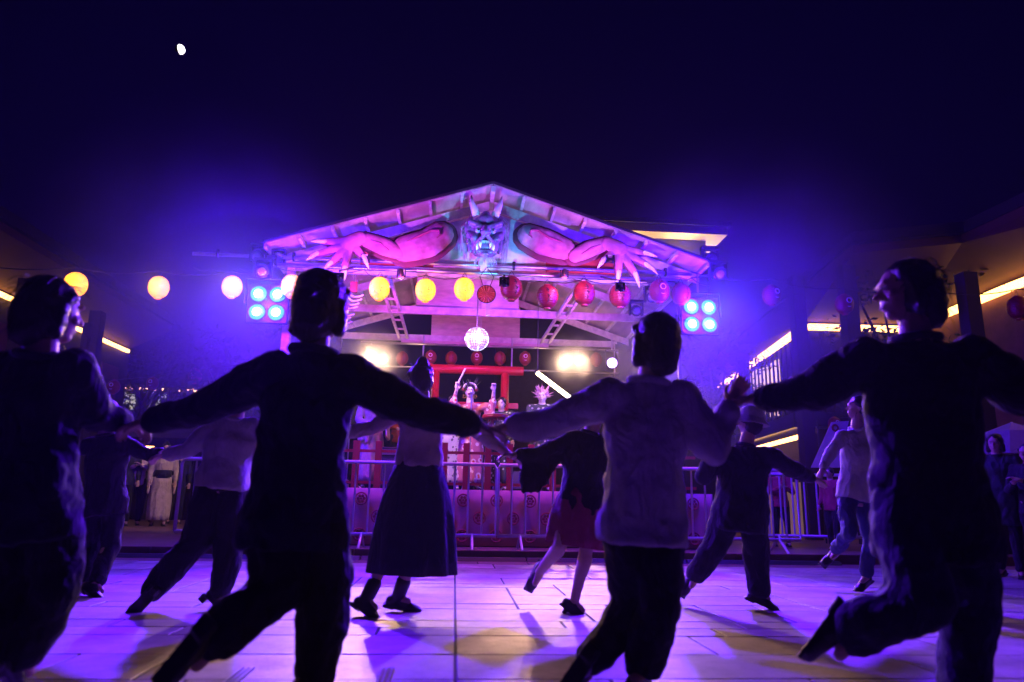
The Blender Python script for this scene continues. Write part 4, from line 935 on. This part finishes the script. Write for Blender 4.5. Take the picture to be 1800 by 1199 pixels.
def person(label, Y, J, s=1.0, hs=1.0, face=(0, -1, 0), top=None, bottom=None, robe=None, hair='short', hat=None, shoes='shoe', near=1, tops='long', bag=1.0, hem=None,
           grip=(.9, .9), sw=1.0, skirt=None, drop=0.0, obi=None, group=None, eyes=True, topf=1.0, skin=None, hairc=None, palm=None):
    P = {k: at(j[0], j[1], Y+(j[2] if len(j) > 2 else 0)) for k, j in J.items()}
    for k in ('al', 'ar'): P[k].z = max(P[k].z, .085*s+(.03 if shoes == 'heel' else 0))
    base = V(((P['al'].x+P['ar'].x)/2, (P['al'].y+P['ar'].y)/2, min(P['al'].z, P['ar'].z)-.085*s))
    t = empty('person', base, label, 'person', group)
    voxb, voxc = {2: (.0065, .011), 1: (.009, .014), 0: (.013, .018)}[near]
    sk = skin or skinm
    sh = (P['sl']+P['sr'])/2; pc = (P['hl']+P['hr'])/2; nk = P['nk']; hd = P['hd']
    side = (P['sr']-P['sl']).normalized(); fw = V(face).normalized(); up = (hd-nk).normalized()
    fw0 = (fw*.9+up*.0)
    R_, Fd, U = frame(fw0, (up*.5+V((0, 0, .5))).normalized())
    fr = Matrix((R_, Fd, U)).transposed(); shw = (P['sl']-P['sr']).length/2
    # ---- body: one continuous skin
    mb = MB(); s_body = s; s = s*hs
    mb.ell(hd+U*.018*s-Fd*.010*s, (.074*s, .093*s, .088*s), fr, 20, 14); mb.ell(hd-U*.03*s+Fd*.022*s, (.060*s, .066*s, .078*s), fr, 16, 12)
    mb.ell(hd-U*.085*s+Fd*.050*s, (.030*s, .030*s, .024*s), fr, 12, 8)
    mb.cap(hd+Fd*.080*s+U*.010*s, hd+Fd*.104*s-U*.026*s, .008*s, .0105*s, 8)
    mb.ell(hd+Fd*.080*s-U*.055*s, (.022*s, .012*s, .007*s), fr, 10, 6); mb.ell(hd+Fd*.078*s-U*.067*s, (.019*s, .012*s, .007*s), fr, 10, 6)
    mb.cap(hd+Fd*.082*s+U*.026*s-R_*.038*s, hd+Fd*.082*s+U*.026*s+R_*.038*s, .009*s, .009*s, 8)
    for sg in (-1, 1):
        mb.ell(hd+R_*.069*s*sg-U*.012*s-Fd*.010*s, (.010*s, .018*s, .030*s), fr, 10, 8); mb.ell(hd+Fd*.060*s-U*.028*s+R_*sg*.036*s, (.022*s, .02*s, .02*s), fr, 10, 8)
    s = s_body; nb2 = nk.lerp(sh, .5); mb.cap(nk.lerp(hd, .5)-Fd*.012*s, nb2, .052*s, .060*s, 14)
    cps = [pc-(sh-pc)*.18, pc, pc.lerp(sh, .38), pc.lerp(sh, .76), pc.lerp(sh, .95), sh.lerp(nk, .35)]
    mb.loft(cps, [.10*s, .150*s, .122*s, .148*s, max(.09*s, shw*.85), .06*s], [.09*s, .105*s, .088*s, .108*s, .075*s, .06*s], side, 20)
    for q in 'lr':
        S_, E_, W_ = P['s'+q], P['e'+q], P['w'+q]
        mb.cap(S_, E_, .048*s, .037*s, 14); mb.cap(E_, W_, .038*s, .025*s, 14); mb.cap(E_.lerp(W_, .12), E_.lerp(W_, .4), .040*s, .036*s, 12)
        mb.cap(sh.lerp(S_, .5), S_, .05*s, .052*s, 12)
        sg = -1 if q == 'l' else 1; cu_ = grip[0 if q == 'l' else 1]
        hn = V(palm[q]) if palm and q in palm else (V((0, 0, -1)) if abs((W_-E_).normalized().z) < .8 else V((0, -1, 0)))
        hand(mb, W_, (P['f'+q]-W_) if 'f'+q in P else (W_-E_), hn, s, cu_, .1, thumb=1 if sg > 0 else -1)
        H_, K_, A_ = P['h'+q], P['k'+q], P['a'+q]
        mb.cap(H_, K_, .080*s, .052*s, 14); mb.cap(K_, A_, .052*s, .034*s, 14); mb.cap(K_.lerp(A_, .15)-Fd*.012, K_.lerp(A_, .42)-Fd*.012, .054*s, .044*s, 12)
        T_ = P['t'+q]; dd_ = (T_-A_).normalized(); mb.cap(A_-V((0, 0, .02*s)), A_+dd_*.07*s-V((0, 0, .02*s)), .032*s, .024*s, 12)
    mb.build('body', sk, t, vox=voxb, sm=1 if near < 2 else 2)
    s = s_body*hs
    if eyes:
        for sg in (-1, 1):
            e = MB().ell(hd+Fd*.079*s+R_*.031*s*sg+U*.004*s, (.013*s, .009*s, .007*s), fr, 10, 8).build('eye', eyew, t, smooth=True)
            MB().ell(hd+Fd*.0865*s+R_*.031*s*sg+U*.004*s, (.0055*s, .003*s, .0055*s), fr, 8, 6).build('iris', iris, e, smooth=True)
        MB().ell(hd+Fd*.0905*s-U*.061*s, (.017*s, .0035*s, .0028*s), fr, 8, 6).build('lips', mat('lips', (.35, .09, .08), .4, var=0), t, smooth=True)
    # ---- hair
    mb = MB(); hm = hairc or hairm
    mb.ell(hd+U*.034*s-Fd*.022*s, (.085*s, .096*s, .086*s), fr, 20, 14); mb.ell(hd-U*.012*s-Fd*.042*s, (.079*s, .070*s, .085*s), fr, 16, 12)
    for sg in (-1, 1): mb.cap(hd+R_*.066*s*sg+U*.05*s+Fd*.03*s, hd+R_*.072*s*sg-U*.0*s-Fd*.01*s, .022*s, .016*s, 8)
    rr = random.Random(len(label)*7)
    if hair in ('tufts',):
        for k in range(26 if near else 10):
            q = rr.uniform(0, 6.28); h_ = rr.uniform(-.05, .10); x_ = math.sin(q)*.078; y_ = math.cos(q)*.085-.02
            if y_ > .03 and h_ < .055: continue
            p = hd+R_*x_*s+Fd*y_*s+U*h_*s; mb.cap(p, p+(p-hd)*.13+V((rr.gauss(0, .010), rr.gauss(0, .010), -.006)), .022*s, .010*s, 7)
    if hair == 'bun': mb.ell(hd+U*.115*s-Fd*.05*s, (.045*s,)*3, fr, 14, 10)
    if hair == 'lowbun': mb.ell(hd-U*.02*s-Fd*.115*s, (.045*s,)*3, fr, 14, 10)
    if hair == 'long':
        for dx in (-.05, 0, .05): mb.cap(hd-Fd*.065*s+R_*dx*s, hd-Fd*.085*s+R_*dx*1.3*s-U*.22*s, .042*s, .028*s, 10)
    if hair == 'bob':
        for sg in (-1, 1): mb.cap(hd+R_*.065*s*sg, hd+R_*.078*s*sg-U*.09*s-Fd*.01*s, .030*s, .026*s, 10)
        mb.cap(hd-Fd*.055*s, hd-Fd*.065*s-U*.085*s, .074*s, .062*s, 14); mb.ell(hd-U*.04*s-Fd*.025*s, (.086*s, .078*s, .085*s), fr, 18, 12)
    if hair == 'wild':
        for k in range(30):
            q = rr.uniform(0, 6.28); h_ = rr.uniform(-.02, .12); p = hd+R_*math.sin(q)*.07*s+Fd*(math.cos(q)*.07-.03)*s+U*h_*s
            mb.cap(p, p+(p-hd).normalized()*rr.uniform(.05, .15)*s+V((0, 0, .03)), .016*s, .005*s, 6)
    mb.build('hair', hm, t, vox=max(.008, voxb), sm=1, disp=(.035, .016) if near and hair != 'wild' else None)
    if near and hair != 'wild' and not hat:                      # stray strands that catch the stage light
        mb = MB()
        for k in range(90 if near == 2 else 40):
            q = rr.uniform(0, 6.28); h_ = rr.uniform(-.10, .115); rad = math.sqrt(max(0.0005, .0100-(h_-.02)**2*.55)); y_ = math.cos(q)*rad-.03
            if y_ > .045 and h_ < .06: continue
            p = hd+R_*math.sin(q)*rad*.92*s+Fd*y_*s+U*h_*s; o_ = (p-hd).normalized(); L_ = rr.uniform(.03, .09)*s
            tn = (V((rr.gauss(0, .5), rr.gauss(0, .5), -.8))).normalized()
            mb.tube([p-o_*.008, p+o_*.012*s+tn*L_*.5, p+o_*rr.uniform(.006, .026)*s+tn*L_], [.0022, .0016, .0006], 4)
        mb.build('loose_hair', hm, t)
    if near and top:
        c1 = sh.lerp(nk, .62); ax_ = (nk-sh).normalized(); mb = MB(); mb.torus(c1, .066*s*(1.12 if near == 2 else 1), .015*s, ax=ax_, n=20, k=8); mb.build('collar', top, t, smooth=True)
    if hat:
        mb = MB(); hc = hd+U*.045*s-Fd*.01*s
        if hat[0] == 'cap':
            mb.ell(hc+U*.02*s, (.093*s, .105*s, .075*s), fr, 20, 12); mb.ell(hc+Fd*.125*s-U*.008*s, (.062*s, .075*s, .012*s), fr, 16, 8)
        else:
            mb.ell(hc+U*.03*s, (.098*s, .11*s, .08*s), fr, 20, 12)
            mb.lathe(hc-U*.028*s, [(.105*s, .03), (.155*s, -.022), (.152*s, -.028), (.09*s, .02)], 24, axis=fr)
        mb.build('hat', hat[1], t, vox=.008, sm=2)
    s = s_body
    # ---- clothes
    g = .014*s
    fold = {2: (.13, .055), 1: (.13, .045), 0: None}[near]
    if top or robe:
        m_ = robe or top; mb = MB(); hemv = hem if hem is not None else .10
        lo = pc-(sh-pc).normalized()*hemv*s
        cps = [lo, pc, pc.lerp(sh, .38), pc.lerp(sh, .76), pc.lerp(sh, .96), sh.lerp(nk, .45), sh.lerp(nk, .62)]
        k = topf
        mb.loft(cps, [.178*s*k, .172*s*k, .150*s*k, .166*s*k, max(.10*s, shw*.95), .078*s, .062*s], [.142*s*k, .134*s*k, .115*s*k, .132*s, .092*s, .072*s, .060*s], side, 24)
        for q in 'lr':
            S_, E_, W_ = P['s'+q], P['e'+q], P['w'+q]
            mb.cap(sh.lerp(S_, .45), S_, .064*s, .068*s, 14); mb.cap(sh.lerp(nk, .42), sh.lerp(S_, .8), .045*s, .05*s, 12)
            if tops == 'none': continue
            mb.cap(S_, E_ if tops != 'short' else S_.lerp(E_, .7), .066*s*k*sw, .056*s*k*sw, 14)
            if tops == 'long': mb.cap(E_, E_.lerp(W_, .80), .054*s*k*sw, .042*s*k*sw, 14); mb.cap(E_.lerp(W_, .74), E_.lerp(W_, .80), .046*s*k*sw, .045*s*k*sw, 14)
            if tops == 'elbow': mb.cap(E_, E_.lerp(W_, .22), .056*s*k, .052*s, 14)
            if drop:
                for j in range(7):
                    p = S_.lerp(E_, .45+j*.55/4) if j < 4 else E_.lerp(W_, (j-4)/3*.8+.1)
                    mb.cap(p, p-V((0, 0, drop*s*(.45+.55*min(1, j/4)))), .034*s, .028*s, 8)
        mb.build('robe' if robe else 'shirt', m_, t, vox=voxc, sm=3, disp=fold)
    if robe and skirt is None: skirt = (robe, P['al'].lerp(P['ar'], .5).z+.03, .17, .20)
    if skirt:
        m_, zh, w0, w1 = skirt[:4]; ce = P['al'].lerp(P['ar'], .5) if len(skirt) < 5 else at(*skirt[4]); w_ = pc.lerp(sh, .18)
        pts = []; ra = []; rb = []
        for i in range(9):
            q = i/8; p = w_.lerp(V((ce.x, (ce.y+pc.y)/2, zh)), q); pts.append(p); e = q**.85
            ra.append((w0+(w1-w0)*e)*s+(.03*math.sin(q*3.1)*s)); rb.append(((w0*.8)+(w1*.85-w0*.8)*e)*s)
        o = MB().loft(pts, ra, rb, side, 56, wav=lambda q, th: 1+.07*q*math.sin(th*9+q*1.5)+.03*q*math.sin(th*5+1)).build('skirt', m_, t, smooth=True)
    if bottom and not (robe and skirt):
        mb = MB(); b = bag
        mb.loft([pc-(sh-pc)*.12, pc, pc.lerp(sh, .2)], [.14*s, .166*s, .146*s], [.12*s, .125*s, .108*s], side, 20)
        for q in 'lr':
            H_, K_, A_ = P['h'+q], P['k'+q], P['a'+q]
            mb.cap(H_, K_, .094*s*(.5+.5*b), .070*s*b, 16); mb.cap(K_, A_.lerp(K_, .08), .068*s*b, .056*s*b, 16)
        mb.build('trousers', bottom, t, vox=voxc, sm=3, disp=fold)
    if obi: MB().loft([pc.lerp(sh, .12), pc.lerp(sh, .32), pc.lerp(sh, .48)], [.172*s, .166*s, .166*s], [.14*s, .132*s, .132*s], side, 24).build('sash', obi, t, smooth=True)
    # ---- shoes
    for q in 'lr':
        A_, T_ = P['a'+q], P['t'+q]; d = (T_-A_); 
        if d.length < .02: d = Fd
        d = d.normalized(); L = .165*s; leg = (P['k'+q]-A_).normalized(); sd_ = d.cross(leg).normalized(); u_ = sd_.cross(d).normalized()
        if u_.dot(leg) < 0: u_ = -u_
        f2 = Matrix((sd_, d, u_)).transposed(); mb = MB(); hl_ = .085*s
        heelp = A_-u_*.048*s-d*.035*s; toep = A_+d*L*.8-u_*.060*s
        mb.cap(heelp, A_+d*.05*s-u_*.05*s, .038*s, .040*s, 12); mb.ell(toep-d*.02, (.046*s, .075*s, .026*s), f2, 14, 8)
        mb.cap(A_+d*.02*s-u_*.03*s, toep, .036*s, .024*s, 10)
        if shoes in ('boot', 'heel'): mb.cap(A_+leg*.10*s, A_-u_*.04*s, .052*s, .042*s, 12)
        mb.box(A_+d*L*.36-u_*.080*s, (.080*s, .265*s, .014*s), f2)
        if shoes == 'heel': mb.box(A_-d*.055*s-u_*.100*s, (.045*s, .05*s, .055*s), f2)
        elif shoes == 'geta': mb.box(A_-d*.01*s-u_*.098*s, (.08*s, .03*s, .04*s), f2); mb.box(A_+d*.10*s-u_*.098*s, (.08*s, .03*s, .04*s), f2)
        else: mb.box(A_-d*.045*s-u_*.090*s, (.07*s, .075*s, .018*s), f2)
        mb.build('shoe', shoe_m(), t, vox=.007 if near else .012, sm=1)
    # proportions for checking
    if DBG:
        ln = lambda a, b: round((P[a]-P[b]).length/s, 2)
        print('%-40s z_feet %.2f %.2f | arm %s %s / %s %s | leg %s %s / %s %s | torso %.2f sh %.2f hd %.2f' % (label[:40], P['al'].z, P['ar'].z, ln('sl', 'el'), ln('sr', 'er'), ln('el', 'wl'), ln('er', 'wr'), ln('hl', 'kl'), ln('hr', 'kr'), ln('kl', 'al'), ln('kr', 'ar'), (sh-pc).length/s, 2*shw/s, (hd-sh).length/s))
    return t, P
DBG = False
CN = {k: cl(k, c) for k, c in dict(navy=(.010, .010, .026), black=(.006, .006, .009), grey=(.05, .05, .07), lilac=(.60, .54, .60), white=(.68, .66, .68), beige=(.48, .38, .32), denim=(.03, .045, .11), charcoal=(.014, .014, .02), maroon=(.30, .03, .06), cream=(.62, .52, .42), darkgreen=(.02, .035, .03)).items()}
GR = 'dancers in the ring holding hands'
# 1 big dark dancer left of centre, seen from behind
person('big dark clothed dancer seen from behind, arms spread, striding before the stage left end', 2.95,
    dict(hd=(566, 536), nk=(556, 594), sl=(480, 654), sr=(610, 660), el=(364, 716, .1), er=(734, 722, .05), wl=(262, 742, .15), wr=(838, 750, .1), hl=(482, 880), hr=(556, 882),
         kl=(492, 1030, -.05), kr=(574, 1040, .02), al=(372, 1128, -.15), ar=(552, 1196, 0), tl=(336, 1172, -.15), tr=(590, 1206, .12)),
    s=1.02, hs=1.22, face=(.3, 1, .05), top=CN['navy'], bottom=CN['black'], near=2, group=GR, hem=.18, bag=1.45, topf=1.12, sw=1.25, hair='bob', eyes=False)
# 2 pale shirted dancer
person('dancer in pale loose shirt and dark trousers seen from behind, right of the stage centre', 3.1,
    dict(hd=(1150, 602), nk=(1142, 655), sl=(1074, 696, .02), sr=(1202, 704, -.02), el=(978, 742, .1), er=(1252, 790, -.05), wl=(890, 752, .1), wr=(1286, 712, .0), hl=(1096, 915), hr=(1160, 917),
         kl=(1112, 1062, .08), kr=(1160, 1072, -.05), al=(1040, 1186, .1), ar=(1128, 1190, -.02), tl=(1006, 1214, .12), tr=(1096, 1206, -.15)),
    s=.95, hs=1.2, face=(-.35, 1, -.1), top=CN['lilac'], bottom=CN['charcoal'], near=2, group=GR, hem=.10, topf=1.16, bag=1.4, sw=1.2, hair='bob', eyes=False)
# 3 tallest dancer at the right
person('tallest dark dancer at the right, face turned left and one foot kicked back', 2.75,
    dict(hd=(1592, 512, .03), nk=(1606, 575), sl=(1518, 634, .05), sr=(1712, 630, -.05), el=(1432, 688, .15), er=(1800, 700, -.1), wl=(1332, 700, .3), wr=(1892, 740, -.1), hl=(1584, 890), hr=(1690, 892),
         kl=(1618, 1060, -.12), kr=(1706, 1050, 0), al=(1496, 1112, .0), ar=(1690, 1206, 0), tl=(1462, 1158, .02), tr=(1652, 1222, .1)),
    s=1.04, hs=1.15, face=(-1, .25, .18), top=CN['black'], bottom=CN['navy'], near=2, group=GR, hem=.2, topf=1.3, bag=1.5, sw=1.15, hair='bob')
# 4 leftmost dancer
person('leftmost dancer at the left edge, dark clothes, leaning forward with one arm out', 2.95,
    dict(hd=(92, 545, 0), nk=(76, 604), sl=(10, 655, .1), sr=(128, 652, -.05), el=(-70, 730, .1), er=(165, 722, .1), wl=(-120, 800, .1), wr=(214, 742, .2), hl=(18, 890), hr=(88, 892),
         kl=(22, 1050, 0), kr=(96, 1040, 0), al=(-40, 1170, -.1), ar=(40, 1150, 0), tl=(-70, 1206, -.1), tr=(62, 1190, .1)),
    s=1.0, hs=1.15, face=(.6, .8, 0), top=CN['navy'], bottom=CN['black'], near=2, group=GR, hem=.14, bag=1.4, topf=1.15, sw=1.2, hair='bob', eyes=False)
# 5 skirted dancer
tW, PW = person('dancer in beige top and long dark skirt, arms spread, standing before the torii', 4.95,
    dict(hd=(738, 668), nk=(741, 704), sl=(700, 726, .0), sr=(784, 724, .0), el=(650, 752, .05), er=(842, 762, .05), wl=(602, 762, .1), wr=(893, 797, .1), hl=(716, 822), hr=(756, 822),
         kl=(694, 940, .05), kr=(742, 940, 0), al=(646, 1052, -.05), ar=(700, 1046, .12), tl=(672, 1072, -.1), tr=(736, 1056, .12)),
    s=.98, face=(-.5, .85, 0), top=CN['beige'], near=1, group=GR, hem=.0, hair='bun', shoes='boot', eyes=False, tops='long',
    skirt=(CN['navy'], .26, .145, .285, (722, 1018, 4.95)))
MB().tube([(PW['hd'])+V((-.09, .01, -.045)), (PW['hd'])+V((-.10, .01, -.085))], .012, 8).build('earring', mat('gold', (.8, .6, .2), .2, .9, var=0), tW)
# 6 suited dancer left
person('slim dancer in dark suit with both arms raised sideways, second from the left edge', 6.0,
    dict(hd=(192, 728), nk=(186, 756), sl=(156, 782, .02), sr=(218, 778, 0), el=(120, 800, .05), er=(262, 800, 0), wl=(82, 812, .0), wr=(286, 796, -.1), hl=(170, 880), hr=(200, 880),
         kl=(168, 960, .1), kr=(194, 962, -.05), al=(148, 1024, .0), ar=(168, 1026, -.25), tl=(172, 1036, 0), tr=(190, 1042, -.3)),
    s=.98, face=(.5, .8, 0), top=CN['black'], bottom=CN['black'], near=1, group=GR, hem=.12, eyes=False)
# 7 pale violet top and wide trousers
person('dancer in pale top and wide black trousers with heeled boots, behind the big dark dancer', 5.15,
    dict(hd=(424, 694), nk=(416, 726), sl=(378, 752, .03), sr=(442, 750, 0), el=(330, 790, .0), er=(490, 772, .1), wl=(290, 800, .1), wr=(540, 768, .1), hl=(372, 850), hr=(410, 850),
         kl=(344, 952, -.05), kr=(404, 960, 0), al=(262, 1052, -.1), ar=(388, 1050, -.05), tl=(226, 1082, -.1), tr=(416, 1068, -.05)),
    s=.97, face=(.4, .9, 0), top=CN['lilac'], bottom=CN['black'], near=1, group=GR, hem=.04, bag=1.45, hair='bob', shoes='heel', topf=1.15, eyes=False)
# 8 dark robed dancer with red pleated skirt
person('dancer in dark wide sleeved jacket, red pleated skirt and wooden sandals', 5.05,
    dict(hd=(1052, 720), nk=(1040, 752), sl=(1000, 774, .02), sr=(1066, 778, 0), el=(950, 800, .0), er=(1112, 800, .1), wl=(905, 800, -.05), wr=(1160, 790, .1), hl=(1002, 878), hr=(1040, 880),
         kl=(984, 960, -.1), kr=(1030, 968, 0), al=(948, 1006, .18), ar=(1010, 1056, 0), tl=(936, 1030, .2), tr=(1034, 1076, -.03)),
    s=.93, face=(-.5, .85, 0), top=CN['black'], near=1, group=GR, hem=.16, drop=.26, hair='lowbun', shoes='geta', eyes=False, topf=1.05,
    skirt=(cl('red_pleats', (.24, .03, .06)), .44, .15, .215, (1010, 1000, 5.05)))
# 9 capped dancer
person('dancer in baggy dark clothes and pale bucket hat beside the white shirted runner', 5.3,
    dict(hd=(1318, 745), nk=(1312, 774), sl=(1268, 796, .05), sr=(1350, 800, -.05), el=(1236, 838, .0), er=(1392, 824, .0), wl=(1262, 780, -.2), wr=(1432, 842, .15), hl=(1282, 890), hr=(1322, 890),
         kl=(1258, 962, .05), kr=(1330, 968, 0), al=(1222, 1012, .12), ar=(1334, 1040, 0), tl=(1208, 1040, .1), tr=(1372, 1058, -.05)),
    s=.93, face=(-.4, .9, -.1), top=CN['black'], bottom=CN['black'], near=1, group=GR, hem=.2, bag=1.5, topf=1.3, hat=('bucket', CN['lilac']), eyes=False)
# 10 white shirted runner
person('running dancer in white shirt and dark jeans, between the capped and the tallest dancer', 6.3,
    dict(hd=(1508, 716), nk=(1504, 744), sl=(1480, 768, -.02), sr=(1536, 766, .1), el=(1460, 796, -.05), er=(1580, 800, .1), wl=(1446, 826, -.1), wr=(1600, 830, .1), hl=(1488, 870), hr=(1512, 870),
         kl=(1492, 936, -.2), kr=(1530, 944, .02), al=(1470, 968, .15), ar=(1522, 1012, .1), tl=(1448, 990, .1), tr=(1502, 1030, .02)),
    s=.95, face=(-1, .4, 0), top=CN['white'], bottom=CN['denim'], near=1, group=GR, hem=.06, eyes=False)

# ---- players on the stage
kim = print_mat('flowered_kimono', (.50, .14, .17), (.60, .05, .04), 9, .62, c3=(.8, .6, .5))
pskin = mat('powdered_skin', (.78, .55, .46), .45, var=.04)
tS, PS = person('singer in flowered kimono with both fists raised and a drumstick, under the torii gate', 11.1,
    dict(hd=(826, 688), nk=(826, 704), sl=(808, 717), sr=(845, 717), el=(795, 712, -.25), er=(866, 712, -.25), wl=(803, 684, -.35), wr=(868, 686, -.35), fl=(805, 672, -.35), fr=(868, 676, -.36), hl=(818, 772), hr=(836, 772),
         kl=(816, 818), kr=(838, 818), al=(816, 852), ar=(838, 852), tl=(812, 860, -.15), tr=(842, 860, -.15)),
    s=.98, face=(-.05, -1, 0), robe=kim, near=1, hair='wild', tops='elbow', drop=.38, obi=cl('orange_sash', (.55, .16, .05)), skin=pskin, grip=(2.4, 2.4), palm=dict(l=(0, -1, 0), r=(0, -1, 0)), skirt=(kim, .95, .16, .20, (828, 850, 11.1)))
a = PS['wl']+V((0, -.02, .06)); MB().tube([a+V((-.02, 0, -.10)), a, a+(at(818, 648, 10.75)-a)], [.012, .012, .016], 8).build('drumstick', mat('pale_wood', (.75, .6, .5), .5), tS)
mb = MB(); h = PS['hd']
for k in range(14):
    q = math.pi*k/13; mb.ell(h+V((.095*math.cos(q), -.03, .05+.075*math.sin(q))), (.018, .014, .018), nu=8, nv=6)
mb.build('flower_crown', mat('silver_flowers', (.6, .5, .62), .3, .5, var=.3), tS)
for sg in (-1, 1):
    MB().torus(h+V((sg*.085, -.04, -.085)), .022, .009, n=14, k=6).build('earring', mat('gold', (.8, .6, .2), .2, .9, var=0), tS)
    MB().ell(h+V((sg*.10, -.02, .03)), (.03, .025, .035), nu=10, nv=8).build('hair_ornament', red_p, tS, smooth=True)
MB().ell(h+V((-.015, -.104, -.055)), (.022, .008, .014), nu=10, nv=6).build('open_mouth', mat('open_mouth', (.2, .02, .03), .4, var=0), tS, smooth=True)
stripe = print_mat('striped_costume', (.05, .05, .05), (.55, .5, .42), 14, .5)
def standing(label, u, Y, s, z0, arms, face=(0, -1, 0), **k):
    """someone upright at picture column u and depth Y; arms: elbow and wrist offsets in metres"""
    b = at(u, 800, Y); H = 1.7*s; f = V(face).normalized(); r_ = V((-f.y, f.x, 0))*-1
    pts = {}
    def w2(p):                                    # world point to (u, v, dY)
        q = p-cpos; zc = q.dot(cf); return (900+F*q.dot(cr)/zc, 599.5-F*q.dot(cu)/zc, p.y-Y)
    B = V((b.x, Y, z0)); rg = f.cross(V((0, 0, 1)))
    def pt(x, fwd, z): return w2(B+rg*x*s+f*fwd*s+V((0, 0, z*s)))
    ln_ = k.pop('lean', 0.0); st_ = k.pop('step', .06)
    J = dict(hd=pt(0, ln_+.02, 1.57), nk=pt(0, ln_*.9, 1.45), sl=pt(-.19, ln_*.85, 1.37), sr=pt(.19, ln_*.85, 1.37), hl=pt(-.09, 0, .90), hr=pt(.09, 0, .90), kl=pt(-.10, .03+st_*.6, .48), kr=pt(.10, .03-st_*.4, .48),
             al=pt(-.11, st_, .09), ar=pt(.11, -st_, .09), tl=pt(-.13, st_+.14, .04), tr=pt(.13, -st_+.14, .04))
    (a1, b1, c1), (a2, b2, c2), (a3, b3, c3), (a4, b4, c4) = arms
    J.update(el=pt(a1, b1, c1), wl=pt(a2, b2, c2), er=pt(a3, b3, c3), wr=pt(a4, b4, c4))
    return person(label, Y, J, s=s, face=face, **k)
REL = ((-.24, -.02, 1.10), (-.24, .10, .88), (.24, -.02, 1.10), (.24, .10, .88))
PLAY = ((-.27, .05, 1.12), (-.12, .30, 1.15), (.27, .05, 1.10), (.10, .28, 1.02))
CLAP = ((-.25, .08, 1.10), (-.03, .30, 1.22), (.25, .08, 1.10), (.03, .30, 1.20))
standing('player in spotted costume with wild pink hair beside the glaring tube', 952, 11.5, .98, SZ, PLAY, face=(-.2, -1, 0), robe=stripe, near=1, hair='wild', hairc=mat('pink_hair', (.65, .3, .38), .6), skin=pskin, drop=.2)
standing('player in pale cream robe at the left side of the stage', 652, 11.4, .95, SZ, PLAY, face=(.5, -1, 0), robe=CN['cream'], near=1, hair='bun', skin=pskin, drop=.3)
standing('player in black and silver costume with red sash, right of the singer', 880, 11.6, .9, SZ, REL, face=(-.3, -1, 0), robe=print_mat('silver_patches', (.04, .04, .05), (.6, .58, .6), 18, .5), near=1, hair='short', obi=CN['maroon'], skin=pskin)
standing('player in cream patterned robe, left of the singer behind the red railing', 793, 11.9, .93, SZ, REL, face=(.1, -1, 0), robe=print_mat('cream_pattern', (.6, .5, .38), (.15, .12, .10), 16, .5), near=0, hair='short', skin=pskin)
standing('player in orange jacket beside the black amplifier', 702, 12.0, .95, SZ, PLAY, face=(.3, -1, 0), top=cl('orange_jacket', (.62, .12, .04)), bottom=CN['black'], near=0, skin=pskin)
standing('dark clothed player at the left rear of the stage, beside the post', 626, 12.6, 1.0, SZ, PLAY, face=(.5, -1, 0), top=CN['charcoal'], bottom=CN['black'], near=0)
# ---- spectators behind, left
GS = 'spectators behind the ring'
for (u, Y, s_, lab_, kw) in (
    (207, 15.6, 1.0, 'spectator in cream shirt and cream trousers, leftmost of those behind the ring', dict(top=CN['cream'], bottom=CN['cream'])),
    (226, 15.0, .97, 'spectator in dark jacket between two pale shirted ones, left background', dict(top=CN['charcoal'], bottom=CN['black'])),
    (246, 15.2, .98, 'spectator in pale pink shirt and black trousers clapping, left background', dict(top=cl('pink_shirt', (.55, .40, .38)), bottom=CN['black'])),
    (291, 15.0, .97, 'spectator in pale summer kimono with dark sash, left background', dict(robe=CN['beige'], obi=CN['navy'], drop=.3, hair='bun')),
    (318, 16.4, .95, 'small dark spectator right of the pale kimono, left background', dict(top=CN['navy'], bottom=CN['black'])),
    (268, 17.4, 1.0, 'half hidden spectator in grey between pink shirt and pale kimono', dict(top=CN['grey'], bottom=CN['black']))):
    standing(lab_, u, Y, s_, .10, CLAP if 'clap' in lab_ else REL, face=(.4, -1, 0), near=0, group=GS, **kw)
standing('child with short black hair looking over the right barrier beside the white shirted runner', 1456, 10.2, .70, .10, REL, face=(-.9, -.5, 0), top=CN['maroon'], bottom=CN['black'], near=0, group=GS, hair='short')
standing('spectator in red top behind the bars right of the capped dancer', 1366, 11.0, .74, .10, CLAP, face=(-.2, -1, 0), top=CN['maroon'], bottom=CN['black'], near=0, group=GS)
standing('spectator in dark hooded coat under the beige parasol, right edge', 1752, 7.7, .93, .0, REL, face=(-.7, -.6, 0), top=CN['darkgreen'], bottom=CN['black'], near=1, group=GS, hem=.3, topf=1.2, hair='bob')
standing('spectator at the very right edge, only partly in view, hands together', 1806, 7.4, .85, .0, CLAP, face=(-1, -.4, 0), top=CN['charcoal'], bottom=CN['black'], near=1, group=GS)
